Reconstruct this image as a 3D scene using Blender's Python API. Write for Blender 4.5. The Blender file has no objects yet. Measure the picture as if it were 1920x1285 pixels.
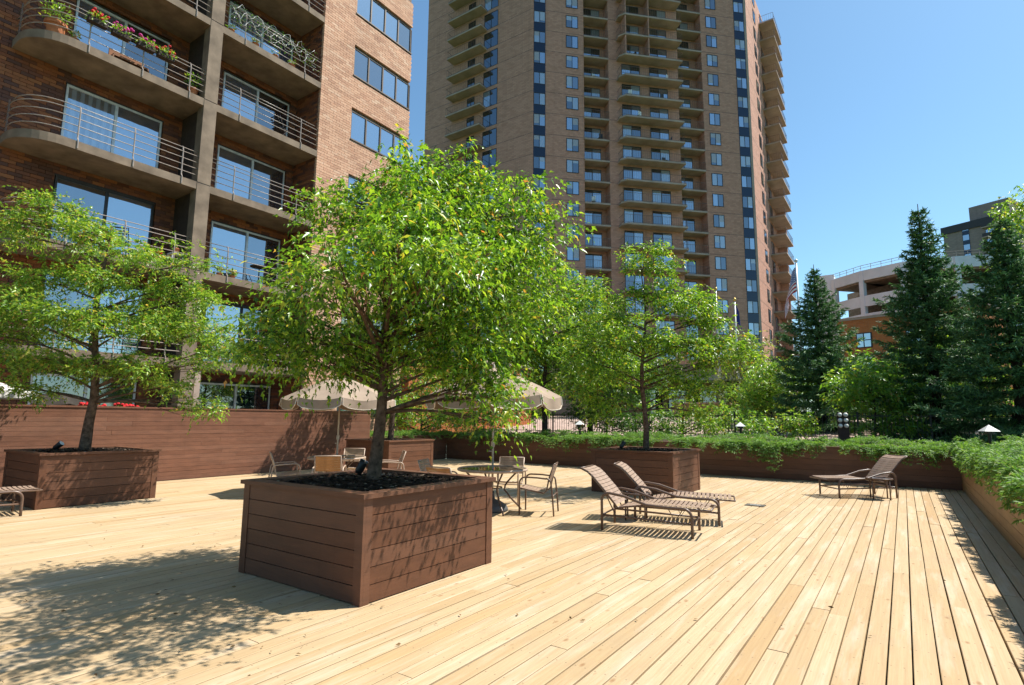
import bpy, math, random
import numpy as np
from mathutils import Matrix, Vector

# ------------------------------------------------------------------ camera, sky, sun, exposure
SC = bpy.context.scene
COL = SC.collection
YAW, PITCH, ROLL, EYE = math.radians(34.635), math.radians(7.705), math.radians(0.526), 1.6
fw = Vector((-math.sin(YAW)*math.cos(PITCH), math.cos(YAW)*math.cos(PITCH), math.sin(PITCH)))
rt = Vector((math.cos(YAW), math.sin(YAW), 0)); up = rt.cross(fw)
r2 = rt*math.cos(ROLL) + up*math.sin(ROLL); u2 = up*math.cos(ROLL) - rt*math.sin(ROLL)
cam = bpy.data.objects.new('camera', bpy.data.cameras.new('camera')); COL.objects.link(cam)
cam.matrix_world = Matrix(((r2.x, u2.x, -fw.x, 0), (r2.y, u2.y, -fw.y, 0), (r2.z, u2.z, -fw.z, EYE), (0, 0, 0, 1)))
cam.data.sensor_fit = 'HORIZONTAL'; cam.data.sensor_width = 36.0; cam.data.lens = 1054.5*36/1920
cam.data.clip_start = 0.05; cam.data.clip_end = 4000
SC.camera = cam

SUN = Vector((0.42, 0.49, 1.0)).normalized()          # towards the sun
elev = math.asin(SUN.z); az = math.atan2(SUN.x, SUN.y)  # azimuth from +Y, clockwise
W = bpy.data.worlds.new('World'); SC.world = W; W.use_nodes = True
nt = W.node_tree; nt.nodes.clear()
sky = nt.nodes.new('ShaderNodeTexSky'); sky.sky_type = 'NISHITA'; sky.sun_disc = False
sky.sun_elevation = elev; sky.sun_rotation = az
sky.altitude = 250; sky.air_density = 1.0; sky.dust_density = 0.8; sky.ozone_density = 2.0
bg = nt.nodes.new('ShaderNodeBackground'); bg.inputs[1].default_value = 0.10
out = nt.nodes.new('ShaderNodeOutputWorld')
hz = nt.nodes.new('ShaderNodeMix'); hz.data_type = 'RGBA'; hz.blend_type = 'MULTIPLY'; hz.inputs[0].default_value = 1.0
hz.inputs[7].default_value = (0.80, 1.05, 1.06, 1)      # clear, slightly cyan summer air
nt.links.new(sky.outputs[0], hz.inputs[6]); nt.links.new(hz.outputs[2], bg.inputs[0]); nt.links.new(bg.outputs[0], out.inputs[0])
sl = bpy.data.lights.new('sun', 'SUN'); sl.energy = 5.0; sl.angle = math.radians(0.53); sl.color = (1.0, 0.95, 0.86)
so = bpy.data.objects.new('sun', sl); COL.objects.link(so); so.rotation_euler = SUN.to_track_quat('Z', 'Y').to_euler()
so.location = (0, 0, 60)
SC.view_settings.view_transform = 'Standard'; SC.view_settings.look = 'None'
SC.view_settings.gamma = 1.0; SC.view_settings.use_curve_mapping = False
SC.view_settings.exposure = 0.80
SC.render.engine = 'CYCLES'
SC.cycles.use_denoising = True; SC.cycles.use_adaptive_sampling = True; SC.cycles.adaptive_threshold = 0.02
SC.cycles.max_bounces = 5; SC.cycles.diffuse_bounces = 3; SC.cycles.glossy_bounces = 3; SC.cycles.transmission_bounces = 4; SC.cycles.transparent_max_bounces = 4

random.seed(7); RNG = np.random.default_rng(11)
U = random.uniform

# ------------------------------------------------------------------ materials
def srgb(r, g, b):
    f = lambda c: (c/255/12.92) if c/255 <= 0.04045 else ((c/255+0.055)/1.055)**2.4
    return (f(r), f(g), f(b), 1)
MATS = {}
class NB:
    def __init__(s, name):
        m = bpy.data.materials.new(name); m.use_nodes = True; s.m = m; s.t = m.node_tree
        s.t.nodes.clear(); s.out = s.n('ShaderNodeOutputMaterial'); MATS[name] = m
    def n(s, typ, **kw):
        nd = s.t.nodes.new(typ)
        for k, v in kw.items(): setattr(nd, k, v)
        return nd
    def l(s, a, b): s.t.links.new(a, b)
    def val(s, sock, v):
        if hasattr(v, 'is_output'): s.l(v, sock)
        else: sock.default_value = v
    def math(s, op, a, b=0.0, c=0.0):
        nd = s.n('ShaderNodeMath', operation=op)
        for i, v in enumerate((a, b, c)): s.val(nd.inputs[i], v)
        return nd.outputs[0]
    def mix(s, fac, a, b, mode='MIX'):
        nd = s.n('ShaderNodeMix', data_type='RGBA', blend_type=mode)
        s.val(nd.inputs[0], fac); s.val(nd.inputs[6], a); s.val(nd.inputs[7], b)
        return nd.outputs[2]
    def noise(s, vec, scale, detail=4, rough=0.55):
        nd = s.n('ShaderNodeTexNoise'); s.l(vec, nd.inputs['Vector'])
        nd.inputs['Scale'].default_value = scale; nd.inputs['Detail'].default_value = detail; nd.inputs['Roughness'].default_value = rough
        return nd.outputs[0]
    def vmap(s, vec, scale=(1, 1, 1), loc=(0, 0, 0)):
        nd = s.n('ShaderNodeMapping'); s.l(vec, nd.inputs[0]); nd.inputs[3].default_value = scale; nd.inputs[1].default_value = loc
        return nd.outputs[0]
    def ramp(s, fac, stops, interp='LINEAR'):
        nd = s.n('ShaderNodeValToRGB'); s.l(fac, nd.inputs[0]); cr = nd.color_ramp; cr.interpolation = interp
        while len(cr.elements) < len(stops): cr.elements.new(0.5)
        for e, (p, c) in zip(cr.elements, stops): e.position = p; e.color = c if len(c) == 4 else (*c, 1)
        return nd.outputs[0]
    def bsdf(s, color, rough=0.6, spec=0.4, metal=0.0, bump=None, bstr=0.3, bdist=0.01):
        b = s.n('ShaderNodeBsdfPrincipled'); s.val(b.inputs['Base Color'], color); s.val(b.inputs['Roughness'], rough)
        b.inputs['Specular IOR Level'].default_value = spec; b.inputs['Metallic'].default_value = metal
        if bump is not None:
            bp = s.n('ShaderNodeBump'); bp.inputs['Strength'].default_value = bstr; bp.inputs['Distance'].default_value = bdist
            s.l(bump, bp.inputs['Height']); s.l(bp.outputs[0], b.inputs['Normal'])
        s.l(b.outputs[0], s.out.inputs[0]); return b
    def pos(s): return s.n('ShaderNodeNewGeometry').outputs['Position']
    def obj(s): return s.n('ShaderNodeTexCoord').outputs['Object']
    def island(s): return s.n('ShaderNodeNewGeometry').outputs['Random Per Island']
    def orand(s): return s.n('ShaderNodeObjectInfo').outputs['Random']

def simple(name, col, rough=0.6, spec=0.4, metal=0.0, var=0.15, scale=6.0, bstr=0.15, use_obj=False):
    """paint, metal, plastic ... : a base colour with a little mottling and fine relief"""
    b = NB(name); v = b.obj() if use_obj else b.pos()
    nz = b.noise(v, scale, 5); fine = b.noise(v, scale*14, 3)
    dark = tuple(c*(1-var*1.6) for c in col[:3])+(1,); lite = tuple(min(1, c*(1+var)) for c in col[:3])+(1,)
    c = b.ramp(nz, [(0.3, dark), (0.7, lite)])
    b.bsdf(c, rough, spec, metal, fine, bstr, 0.004); return b.m

def wood_planks(name, joined):
    b = NB(name)
    rnd = b.island() if joined else b.orand()
    p = b.pos()
    off = b.n('ShaderNodeCombineXYZ'); b.l(b.math('MULTIPLY', rnd, 37.0), off.inputs[0]); b.l(b.math('MULTIPLY', rnd, 91.0), off.inputs[1])
    add = b.n('ShaderNodeVectorMath', operation='ADD'); b.l(p, add.inputs[0]); b.l(off.outputs[0], add.inputs[1])
    v = add.outputs[0]
    base = b.ramp(rnd, [(0.0, (0.40, 0.285, 0.155)), (0.25, (0.455, 0.340, 0.205)), (0.5, (0.42, 0.305, 0.172)), (0.78, (0.48, 0.365, 0.225)), (0.93, (0.43, 0.298, 0.155)), (1.0, (0.36, 0.24, 0.12))])
    grain = b.noise(b.vmap(v, (34, 1.1, 8)), 1.0, 6, 0.62)
    wav = b.n('ShaderNodeTexWave', wave_type='BANDS', bands_direction='X'); b.l(b.vmap(v, (1, 0.045, 1)), wav.inputs[0])
    wav.inputs['Scale'].default_value = 17; wav.inputs['Distortion'].default_value = 9; wav.inputs['Detail'].default_value = 3; wav.inputs['Detail Scale'].default_value = 1.6
    c = b.mix(b.math('MULTIPLY', b.ramp(grain, [(0.42, (0, 0, 0)), (0.75, (1, 1, 1))]), 0.50), base, (0.28, 0.175, 0.09, 1))
    c = b.mix(b.math('MULTIPLY', b.ramp(wav.outputs[0], [(0.6, (0, 0, 0)), (0.95, (1, 1, 1))]), 0.22), c, (0.40, 0.245, 0.12, 1))
    # sun-bleached and worn streaks
    wear = b.ramp(b.noise(b.vmap(v, (5, 0.5, 1)), 1.3, 5, 0.6), [(0.52, (0, 0, 0)), (0.72, (1, 1, 1))])
    c = b.mix(b.math('MULTIPLY', wear, 0.45), c, (0.60, 0.52, 0.42, 1))
    # grey dirt
    dirt = b.ramp(b.noise(p, 0.9, 6, 0.65), [(0.5, (0, 0, 0)), (0.78, (1, 1, 1))])
    c = b.mix(b.math('MULTIPLY', dirt, 0.34), c, (0.29, 0.22, 0.155, 1))
    # knots
    vor = b.n('ShaderNodeTexVoronoi'); b.l(b.vmap(v, (4.6, 2.1, 0.01)), vor.inputs[0]); vor.inputs['Scale'].default_value = 1.55
    kn = b.ramp(vor.outputs['Distance'], [(0.03, (1, 1, 1)), (0.085, (0.55, 0.55, 0.55)), (0.14, (0, 0, 0))])
    c = b.mix(b.math('MULTIPLY', kn, 0.72), c, (0.23, 0.11, 0.045, 1))
    stain = b.ramp(b.noise(b.vmap(p, (2.6, 1.1, 1), (3, 5, 0)), 1.6, 7, 0.72), [(0.60, (0, 0, 0)), (0.70, (1, 1, 1))])
    c = b.mix(b.math('MULTIPLY', stain, 0.26), c, (0.24, 0.17, 0.11, 1))
    fleck = b.ramp(b.noise(b.vmap(v, (60, 9, 1)), 1.0, 3, 0.6), [(0.66, (0, 0, 0)), (0.74, (1, 1, 1))])
    c = b.mix(b.math('MULTIPLY', fleck, 0.38), c, (0.26, 0.15, 0.07, 1))
    # nail heads: two across each joist every 0.41 m
    sp = b.n('ShaderNodeSeparateXYZ'); b.l(p, sp.inputs[0])
    ny = b.math('ABSOLUTE', b.math('SUBTRACT', b.math('FRACT', b.math('DIVIDE', sp.outputs[1], 0.41)), 0.5))
    nx = b.math('ABSOLUTE', b.math('SUBTRACT', b.math('FRACT', b.math('DIVIDE', b.math('ADD', sp.outputs[0], 0.0), PITCH_W/2)), 0.5))
    d2 = b.math('ADD', b.math('POWER', b.math('MULTIPLY', ny, 0.41), 2.0), b.math('POWER', b.math('MULTIPLY', nx, PITCH_W/2), 2.0))
    nail = b.math('LESS_THAN', d2, 0.0055**2)
    c = b.mix(b.math('MULTIPLY', nail, 0.62), c, (0.09, 0.06, 0.045, 1))
    bm = b.math('ADD', grain, b.math('MULTIPLY', kn, -0.5))
    b.bsdf(c, 0.72, 0.25, 0, bm, 0.35, 0.006)
    return b.m
PITCH_W = 0.1418

def painted_boards(name, col, use_island=False, rough=0.55):
    b = NB(name); p = b.pos(); rnd = b.island() if use_island else b.orand()
    n1 = b.noise(b.vmap(p, (2.2, 2.2, 9)), 1.4, 5); n2 = b.noise(b.vmap(p, (6, 6, 60)), 1.0, 4)
    lo = tuple(c*0.80 for c in col)+(1,); hi = tuple(c*1.20 for c in col)+(1,)
    c = b.ramp(n1, [(0.3, lo), (0.7, hi)])
    c = b.mix(b.math('MULTIPLY', rnd, 0.05), c, (0.5, 0.36, 0.28, 1))
    c = b.mix(b.math('MULTIPLY', b.ramp(rnd, [(0.0, (1, 1, 1)), (0.6, (0, 0, 0))]), 0.22), c, tuple(q*0.70 for q in col)+(1,))
    # dust and scuffs low down on the boards, chips of bare wood
    chip = b.ramp(b.noise(b.vmap(p, (7, 7, 40)), 2.0, 6, 0.7), [(0.70, (0, 0, 0)), (0.76, (1, 1, 1))])
    c = b.mix(b.math('MULTIPLY', chip, 0.35), c, (0.34, 0.25, 0.19, 1))
    fade = b.ramp(b.noise(b.vmap(p, (1.1, 1.1, 2.2)), 1.0, 6, 0.68), [(0.46, (0, 0, 0)), (0.74, (1, 1, 1))])
    c = b.mix(b.math('MULTIPLY', fade, 0.26), c, tuple(min(1, q*1.5) for q in col)+(1,))
    run = b.ramp(b.noise(b.vmap(p, (26, 26, 0.9)), 1.0, 4), [(0.56, (0, 0, 0)), (0.8, (1, 1, 1))])
    c = b.mix(b.math('MULTIPLY', run, 0.28), c, tuple(q*0.5 for q in col)+(1,))
    b.bsdf(c, rough, 0.35, 0, n2, 0.45, 0.005); return b.m

def brick_mat(name, stops, joined):
    b = NB(name); rnd = b.island() if joined else b.orand(); p = b.pos()
    c = b.ramp(rnd, stops)
    n = b.noise(p, 22, 4); c = b.mix(b.math('MULTIPLY', b.math('SUBTRACT', n, 0.5), 0.9), c, (0.06, 0.03, 0.02, 1))
    big = b.ramp(b.noise(p, 0.55, 4), [(0.4, (0, 0, 0)), (0.7, (1, 1, 1))])
    c = b.mix(b.math('MULTIPLY', big, 0.22), c, (0.10, 0.06, 0.045, 1))
    b.bsdf(c, 0.85, 0.25, 0, b.noise(p, 60, 3), 0.5, 0.004); return b.m
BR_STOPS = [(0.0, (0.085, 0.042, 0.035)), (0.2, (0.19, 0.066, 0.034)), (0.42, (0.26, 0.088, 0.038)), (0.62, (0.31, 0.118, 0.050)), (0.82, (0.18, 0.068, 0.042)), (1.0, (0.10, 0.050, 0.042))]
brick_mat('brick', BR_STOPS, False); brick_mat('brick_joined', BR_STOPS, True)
SUNLIT_STOPS = [(0.0, (0.46, 0.25, 0.165)), (0.25, (0.58, 0.33, 0.215)), (0.5, (0.65, 0.39, 0.26)), (0.75, (0.54, 0.295, 0.19)), (1.0, (0.68, 0.45, 0.315))]  # same brick as the recesses, lightened: sunlight on the face put into the colour
brick_mat('sunlit_brick', SUNLIT_STOPS, False); brick_mat('sunlit_brick_joined', SUNLIT_STOPS, True)
simple('mortar', (0.20, 0.15, 0.12), 0.9, 0.2)
wood_planks('deck_wood', False); wood_planks('deck_wood_joined', True)
painted_boards('planter_paint', (0.115, 0.046, 0.022))
painted_boards('fence_paint', (0.165, 0.070, 0.040))
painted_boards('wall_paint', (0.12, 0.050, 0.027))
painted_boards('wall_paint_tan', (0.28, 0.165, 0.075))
simple('dark_wood', (0.03, 0.022, 0.018), 0.9)
simple('concrete', (0.215, 0.160, 0.115), 0.85, 0.25, var=0.22, scale=2.2, bstr=0.4)
simple('concrete_pale', (0.39, 0.295, 0.24), 0.85, 0.25, var=0.14, scale=0.7)
simple('concrete_white', (0.60, 0.665, 0.73), 0.85, 0.25, var=0.10, scale=0.35)
simple('partition_brown', (0.05, 0.036, 0.03), 0.8, 0.2)
simple('rail_metal', (0.33, 0.275, 0.24), 0.35, 0.5, 0.0, use_obj=True)
simple('rail_brown', (0.16, 0.10, 0.075), 0.5)
simple('alu_frame', (0.62, 0.63, 0.64), 0.4, 0.5, 0.2)
simple('dark_frame', (0.035, 0.03, 0.03), 0.45)
simple('brown_frame', (0.13, 0.09, 0.065), 0.5)
simple('tube_bronze', (0.135, 0.082, 0.058), 0.38, 0.5, 0.0, use_obj=True, scale=3)
simple('tube_tan', (0.42, 0.31, 0.235), 0.4, 0.5, 0.0, use_obj=True, scale=3)
simple('strap_brown', (0.33, 0.23, 0.17), 0.42, 0.45, use_obj=True, scale=9)
simple('strap_tan', (0.40, 0.29, 0.20), 0.45, 0.45, use_obj=True, scale=9)
simple('strap_orange', (0.36, 0.17, 0.06), 0.45, 0.45, use_obj=True, scale=9)
simple('umbrella_cloth', (0.31, 0.235, 0.175), 0.85, 0.15, var=0.10, scale=3.5)
simple('piping', (0.72, 0.66, 0.56), 0.8)
simple('patio_cloth', (0.55, 0.53, 0.50), 0.85)
simple('black_plastic', (0.012, 0.012, 0.013), 0.4)
simple('lens_glass', (0.75, 0.77, 0.8), 0.15, 0.6)
simple('mulch_soil', (0.022, 0.015, 0.011), 0.95, 0.1, var=0.4, scale=12, bstr=1.0)
b = NB('mulch_chip'); b.bsdf(b.ramp(b.island(), [(0, (0.012, 0.009, 0.007)), (0.6, (0.035, 0.022, 0.015)), (0.9, (0.09, 0.06, 0.042)), (1, (0.26, 0.2, 0.15))]), 0.9, 0.2)
simple('bed_soil', (0.07, 0.05, 0.035), 0.95, 0.1, var=0.4, scale=3)
simple('drain_metal', (0.13, 0.12, 0.10), 0.5, 0.4, 0.4)
simple('white_paint', (0.74, 0.73, 0.70), 0.5)
simple('pole_grey', (0.55, 0.55, 0.54), 0.4, 0.5, 0.3)
simple('gold', (0.62, 0.40, 0.10), 0.3, 0.5, 0.8)
simple('terracotta', (0.46, 0.17, 0.075), 0.8, 0.2, use_obj=True)
simple('bark', (0.13, 0.085, 0.06), 0.95, 0.1, var=0.4, scale=16, bstr=0.9)
simple('bark_dark', (0.055, 0.04, 0.032), 0.95, 0.1, var=0.4, scale=14, bstr=0.9)
simple('red_petal', (0.55, 0.01, 0.015), 0.6); simple('pink_petal', (0.50, 0.02, 0.20), 0.6)
simple('yellow_petal', (0.62, 0.5, 0.12), 0.6); simple('white_petal', (0.7, 0.68, 0.66), 0.6)
simple('blue_cushion', (0.03, 0.07, 0.22), 0.8); simple('wicker', (0.24, 0.10, 0.045), 0.75)
simple('flag_white', (0.75, 0.74, 0.72), 0.85); simple('flag_red', (0.42, 0.02, 0.03), 0.85); simple('flag_blue', (0.02, 0.035, 0.17), 0.85); simple('flag_green', (0.05, 0.2, 0.07), 0.85)
simple('globe_lamp', (0.72, 0.70, 0.63), 0.3, 0.5)
simple('asphalt', (0.06, 0.06, 0.062), 0.9, 0.2, var=0.2, scale=1.5)
simple('pink_paving', (0.42, 0.31, 0.26), 0.9, 0.2, var=0.15, scale=1.2)
simple('paving_grey', (0.33, 0.31, 0.28), 0.9, 0.2, var=0.15, scale=1.2)
b = NB('lawn'); p_ = b.pos(); b.bsdf(b.ramp(b.noise(p_, 1.2, 6), [(0.3, (0.03, 0.065, 0.015)), (0.7, (0.08, 0.13, 0.03))]), 0.95, 0.1, 0, b.noise(p_, 30, 3), 0.8, 0.03)

def far_brick(name, c1, c2, mort, scale=1.0):
    b = NB(name); v = b.obj()
    br = b.n('ShaderNodeTexBrick'); b.l(b.vmap(v, (1, 1, 1)), br.inputs[0])
    # brick rows run along the wall: map (along + across, z)
    sp = b.n('ShaderNodeSeparateXYZ'); b.l(v, sp.inputs[0]); cb = b.n('ShaderNodeCombineXYZ')
    b.l(b.math('ADD', sp.outputs[0], sp.outputs[1]), cb.inputs[0]); b.l(sp.outputs[2], cb.inputs[1]); b.l(cb.outputs[0], br.inputs[0])
    br.inputs['Color1'].default_value = c1; br.inputs['Color2'].default_value = c2; br.inputs['Mortar'].default_value = mort
    br.inputs['Scale'].default_value = scale; br.inputs['Brick Width'].default_value = 0.6; br.inputs['Row Height'].default_value = 0.2
    br.inputs['Mortar Size'].default_value = 0.014; br.inputs['Bias'].default_value = -0.1
    p = b.pos()
    n = b.noise(b.vmap(p, (0.5, 0.5, 1.4)), 1.3, 6, 0.7)
    c = b.mix(b.math('MULTIPLY', b.math('SUBTRACT', n, 0.45), 0.9), br.outputs[0], tuple(q*0.45 for q in c1[:3])+(1,))
    # vertical weather streaks
    st = b.ramp(b.noise(b.vmap(p, (1.8, 1.8, 0.06)), 1.0, 4), [(0.55, (0, 0, 0)), (0.8, (1, 1, 1))])
    c = b.mix(b.math('MULTIPLY', st, 0.25), c, (0.10, 0.075, 0.06, 1))
    b.bsdf(c, 0.88, 0.2, 0, br.outputs['Fac'], 0.25, -0.01); return b.m
far_brick('tower_brick', (0.54, 0.285, 0.205, 1), (0.43, 0.215, 0.15, 1), (0.34, 0.20, 0.155, 1), 1.0)
far_brick('orange_brick', (0.50, 0.17, 0.055, 1), (0.42, 0.135, 0.045, 1), (0.36, 0.2, 0.12, 1), 1.0)
far_brick('grey_brick', (0.30, 0.24, 0.215, 1), (0.25, 0.20, 0.18, 1), (0.22, 0.19, 0.18, 1), 1.0)
far_brick('podium_brick', (0.36, 0.21, 0.13, 1), (0.30, 0.17, 0.10, 1), (0.25, 0.17, 0.12, 1), 1.2)

def glass(name, col, refl=0.38, tint=(0.85, 0.92, 1.0, 1), stripes=False):
    """window pane: what hangs behind it (dark room, blind or curtain) under a coated reflective sheet"""
    b = NB(name); p = b.pos()
    c = col
    if stripes:
        sp = b.n('ShaderNodeSeparateXYZ'); b.l(p, sp.inputs[0])
        w = b.n('ShaderNodeTexWave', wave_type='BANDS', bands_direction='X'); cb = b.n('ShaderNodeCombineXYZ')
        b.l(b.math('ADD', sp.outputs[0], sp.outputs[1]), cb.inputs[0]); b.l(cb.outputs[0], w.inputs[0])
        w.inputs['Scale'].default_value = 1.6; w.inputs['Distortion'].default_value = 1.5
        c = b.ramp(w.outputs[0], [(0.1, tuple(q*0.45 for q in col[:3])+(1,)), (0.8, col)])
    d = b.n('ShaderNodeBsdfDiffuse'); b.val(d.inputs[0], c)
    g = b.n('ShaderNodeBsdfGlossy'); g.inputs['Color'].default_value = tint; g.inputs['Roughness'].default_value = 0.02
    bp = b.n('ShaderNodeBump'); bp.inputs['Strength'].default_value = 0.05; bp.inputs['Distance'].default_value = 0.05
    b.l(b.noise(p, 1.6, 2), bp.inputs['Height']); b.l(bp.outputs[0], g.inputs['Normal'])
    fr = b.n('ShaderNodeFresnel'); fr.inputs[0].default_value = 1.5
    fac = b.math('ADD', b.math('MULTIPLY', fr.outputs[0], 0.8), refl)
    mx = b.n('ShaderNodeMixShader'); b.l(fac, mx.inputs[0]); b.l(d.outputs[0], mx.inputs[1]); b.l(g.outputs[0], mx.inputs[2])
    b.l(mx.outputs[0], b.out.inputs[0]); return b.m
glass('glass_dark', (0.010, 0.013, 0.018, 1), 0.22)
glass('glass_room', (0.030, 0.035, 0.045, 1), 0.30)
glass('glass_blind', (0.26, 0.29, 0.33, 1), 0.24)
glass('glass_curtain', (0.20, 0.25, 0.32, 1), 0.34, stripes=True)
glass('glass_sky', (0.04, 0.075, 0.13, 1), 0.44)
glass('spandrel', (0.008, 0.012, 0.03, 1), 0.02)

def leaf_mat(name, stops, trans, tfac=0.38, rough=0.34):
    b = NB(name); rnd = b.island()
    c = b.ramp(rnd, stops)
    pr = b.n('ShaderNodeBsdfPrincipled'); b.l(c, pr.inputs['Base Color']); pr.inputs['Roughness'].default_value = rough; pr.inputs['Specular IOR Level'].default_value = 0.45
    tr = b.n('ShaderNodeBsdfTranslucent'); b.l(b.mix(1.0, c, trans, 'MULTIPLY'), tr.inputs[0])
    mx = b.n('ShaderNodeMixShader'); mx.inputs[0].default_value = tfac
    b.l(pr.outputs[0], mx.inputs[1]); b.l(tr.outputs[0], mx.inputs[2]); b.l(mx.outputs[0], b.out.inputs[0]); return b.m
T_ = (2.5, 2.2, 1.0, 1)
leaf_mat('maple_leaf', [(0, (0.025, 0.075, 0.010)), (0.25, (0.065, 0.165, 0.015)), (0.6, (0.14, 0.285, 0.024)), (0.93, (0.26, 0.39, 0.04)), (0.985, (0.36, 0.30, 0.05)), (1, (0.36, 0.15, 0.06))], T_)
leaf_mat('maple_leaf_pale', [(0, (0.05, 0.13, 0.015)), (0.3, (0.11, 0.23, 0.028)), (0.65, (0.18, 0.32, 0.045)), (0.9, (0.29, 0.39, 0.07)), (0.97, (0.40, 0.35, 0.09)), (1, (0.42, 0.25, 0.10))], T_)
leaf_mat('dark_leaf', [(0, (0.02, 0.06, 0.01)), (0.5, (0.045, 0.12, 0.018)), (1, (0.085, 0.18, 0.03))], T_)
leaf_mat('sumac_leaf', [(0, (0.07, 0.17, 0.022)), (0.5, (0.13, 0.27, 0.035)), (0.93, (0.22, 0.34, 0.05)), (1, (0.34, 0.20, 0.07))], T_)
leaf_mat('olive_leaf', [(0, (0.06, 0.09, 0.015)), (0.5, (0.11, 0.155, 0.028)), (1, (0.17, 0.19, 0.05))], T_)
leaf_mat('juniper_leaf', [(0, (0.055, 0.13, 0.025)), (0.4, (0.10, 0.215, 0.038)), (0.8, (0.16, 0.29, 0.055)), (1, (0.26, 0.34, 0.09))], (2.0, 2.0, 1.0, 1), 0.30, 0.6)
leaf_mat('spruce_needle', [(0, (0.03, 0.080, 0.028)), (0.5, (0.068, 0.160, 0.055)), (0.85, (0.125, 0.25, 0.085)), (1, (0.20, 0.35, 0.12))], (1.3, 1.4, 1.0, 1), 0.15, 0.6)

def M(n): return MATS[n]

# ------------------------------------------------------------------ mesh helpers
class MB:
    def __init__(s): s.v = []; s.f = []; s.mi = []
    def quadbox(s, pts, mi=0):
        i = len(s.v); s.v += pts
        for f in ((0, 3, 2, 1), (4, 5, 6, 7), (0, 1, 5, 4), (1, 2, 6, 5), (2, 3, 7, 6), (3, 0, 4, 7)):
            s.f.append(tuple(i+k for k in f)); s.mi.append(mi)
        return s
    def box(s, x0, x1, y0, y1, z0, z1, mi=0):
        return s.quadbox([(x0, y0, z0), (x1, y0, z0), (x1, y1, z0), (x0, y1, z0), (x0, y0, z1), (x1, y0, z1), (x1, y1, z1), (x0, y1, z1)], mi)
    def prism(s, poly, z0, z1, mi=0):
        n = len(poly); i = len(s.v)
        s.v += [(x, y, z0) for x, y in poly] + [(x, y, z1) for x, y in poly]
        s.f.append(tuple(i+n-1-k for k in range(n))); s.f.append(tuple(i+n+k for k in range(n))); s.mi += [mi, mi]
        for k in range(n):
            s.f.append((i+k, i+(k+1) % n, i+n+(k+1) % n, i+n+k)); s.mi.append(mi)
        return s
    def tube(s, path, r, n=6, caps=True, mi=0, closed=False):
        P = [Vector(p) for p in path]; rs = r if isinstance(r, (list, tuple)) else [r]*len(P)
        i0 = len(s.v); prev = None; m = len(P)
        for k, p in enumerate(P):
            if closed: t = (P[(k+1) % m]-P[k-1])
            else: t = (P[min(k+1, m-1)]-P[max(k-1, 0)])
            t.normalize()
            if prev is None:
                a = Vector((0, 0, 1)) if abs(t.z) < 0.9 else Vector((1, 0, 0)); nrm = (a-t*a.dot(t)).normalized()
            else: nrm = (prev-t*prev.dot(t)); nrm = nrm.normalized() if nrm.length > 1e-6 else prev
            prev = nrm; bn = t.cross(nrm)
            for j in range(n):
                a = 2*math.pi*j/n; q = p+(nrm*math.cos(a)+bn*math.sin(a))*rs[k]; s.v.append(tuple(q))
        rng = m if closed else m-1
        for k in range(rng):
            for j in range(n):
                a = i0+k*n+j; b_ = i0+k*n+(j+1) % n; c = i0+((k+1) % m)*n+(j+1) % n; d = i0+((k+1) % m)*n+j
                s.f.append((a, b_, c, d)); s.mi.append(mi)
        if caps and not closed:
            s.f.append(tuple(i0+n-1-j for j in range(n))); s.f.append(tuple(i0+(m-1)*n+j for j in range(n))); s.mi += [mi, mi]
        return s
    def lathe(s, prof, n=16, c=(0, 0, 0), mi=0):
        i0 = len(s.v)
        for r, z in prof:
            for j in range(n):
                a = 2*math.pi*j/n; s.v.append((c[0]+r*math.cos(a), c[1]+r*math.sin(a), c[2]+z))
        for k in range(len(prof)-1):
            for j in range(n):
                s.f.append((i0+k*n+j, i0+k*n+(j+1) % n, i0+(k+1)*n+(j+1) % n, i0+(k+1)*n+j)); s.mi.append(mi)
        s.f.append(tuple(i0+n-1-j for j in range(n))); m = len(prof)-1
        s.f.append(tuple(i0+m*n+j for j in range(n))); s.mi += [mi, mi]
        return s
    def face(s, pts, mi=0):
        i = len(s.v); s.v += [tuple(p) for p in pts]; s.f.append(tuple(range(i, i+len(pts)))); s.mi.append(mi); return s
    def mesh(s, name, mats, smooth=False):
        me = bpy.data.meshes.new(name); me.from_pydata(s.v, [], s.f); me.update()
        for m in (mats if isinstance(mats, (list, tuple)) else [mats]): me.materials.append(M(m) if isinstance(m, str) else m)
        if isinstance(mats, (list, tuple)) and len(mats) > 1: me.polygons.foreach_set('material_index', s.mi)
        if smooth: me.polygons.foreach_set('use_smooth', [True]*len(me.polygons))
        return me
    def build(s, name, mats, parent=None, smooth=False, loc=None, rz=0.0):
        return put(name, s.mesh(name, mats, smooth), parent, loc, rz)

def put(name, me, parent=None, loc=None, rz=0.0, scale=None):
    o = bpy.data.objects.new(name, me); COL.objects.link(o)
    if parent is not None: o.parent = parent
    if loc is not None: o.location = loc
    if rz: o.rotation_euler = (0, 0, rz)
    if scale is not None: o.scale = scale
    return o
def thing(name, label, cat, loc=(0, 0, 0), rz=0.0, group=None):
    o = bpy.data.objects.new(name, None); COL.objects.link(o); o.location = loc; o.rotation_euler = (0, 0, rz)
    o.empty_display_size = 0.2
    return tag(o, label, cat, group)
def tag(o, label=None, cat=None, group=None, kind=None):
    if label: o['label'] = label
    if cat: o['category'] = cat
    if group: o['group'] = group
    if kind: o['kind'] = kind
    return o
def dup(root, loc, rz=0.0, label=None, parent=None, scale=None):
    r = root.copy(); COL.objects.link(r); r.location = loc; r.rotation_euler = (0, 0, rz)
    if label: r['label'] = label
    if scale: r.scale = scale
    for ch in list(root.children):
        c = ch.copy(); COL.objects.link(c); c.parent = r
        for g in list(ch.children):
            d = g.copy(); COL.objects.link(d); d.parent = c
    return r
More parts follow.
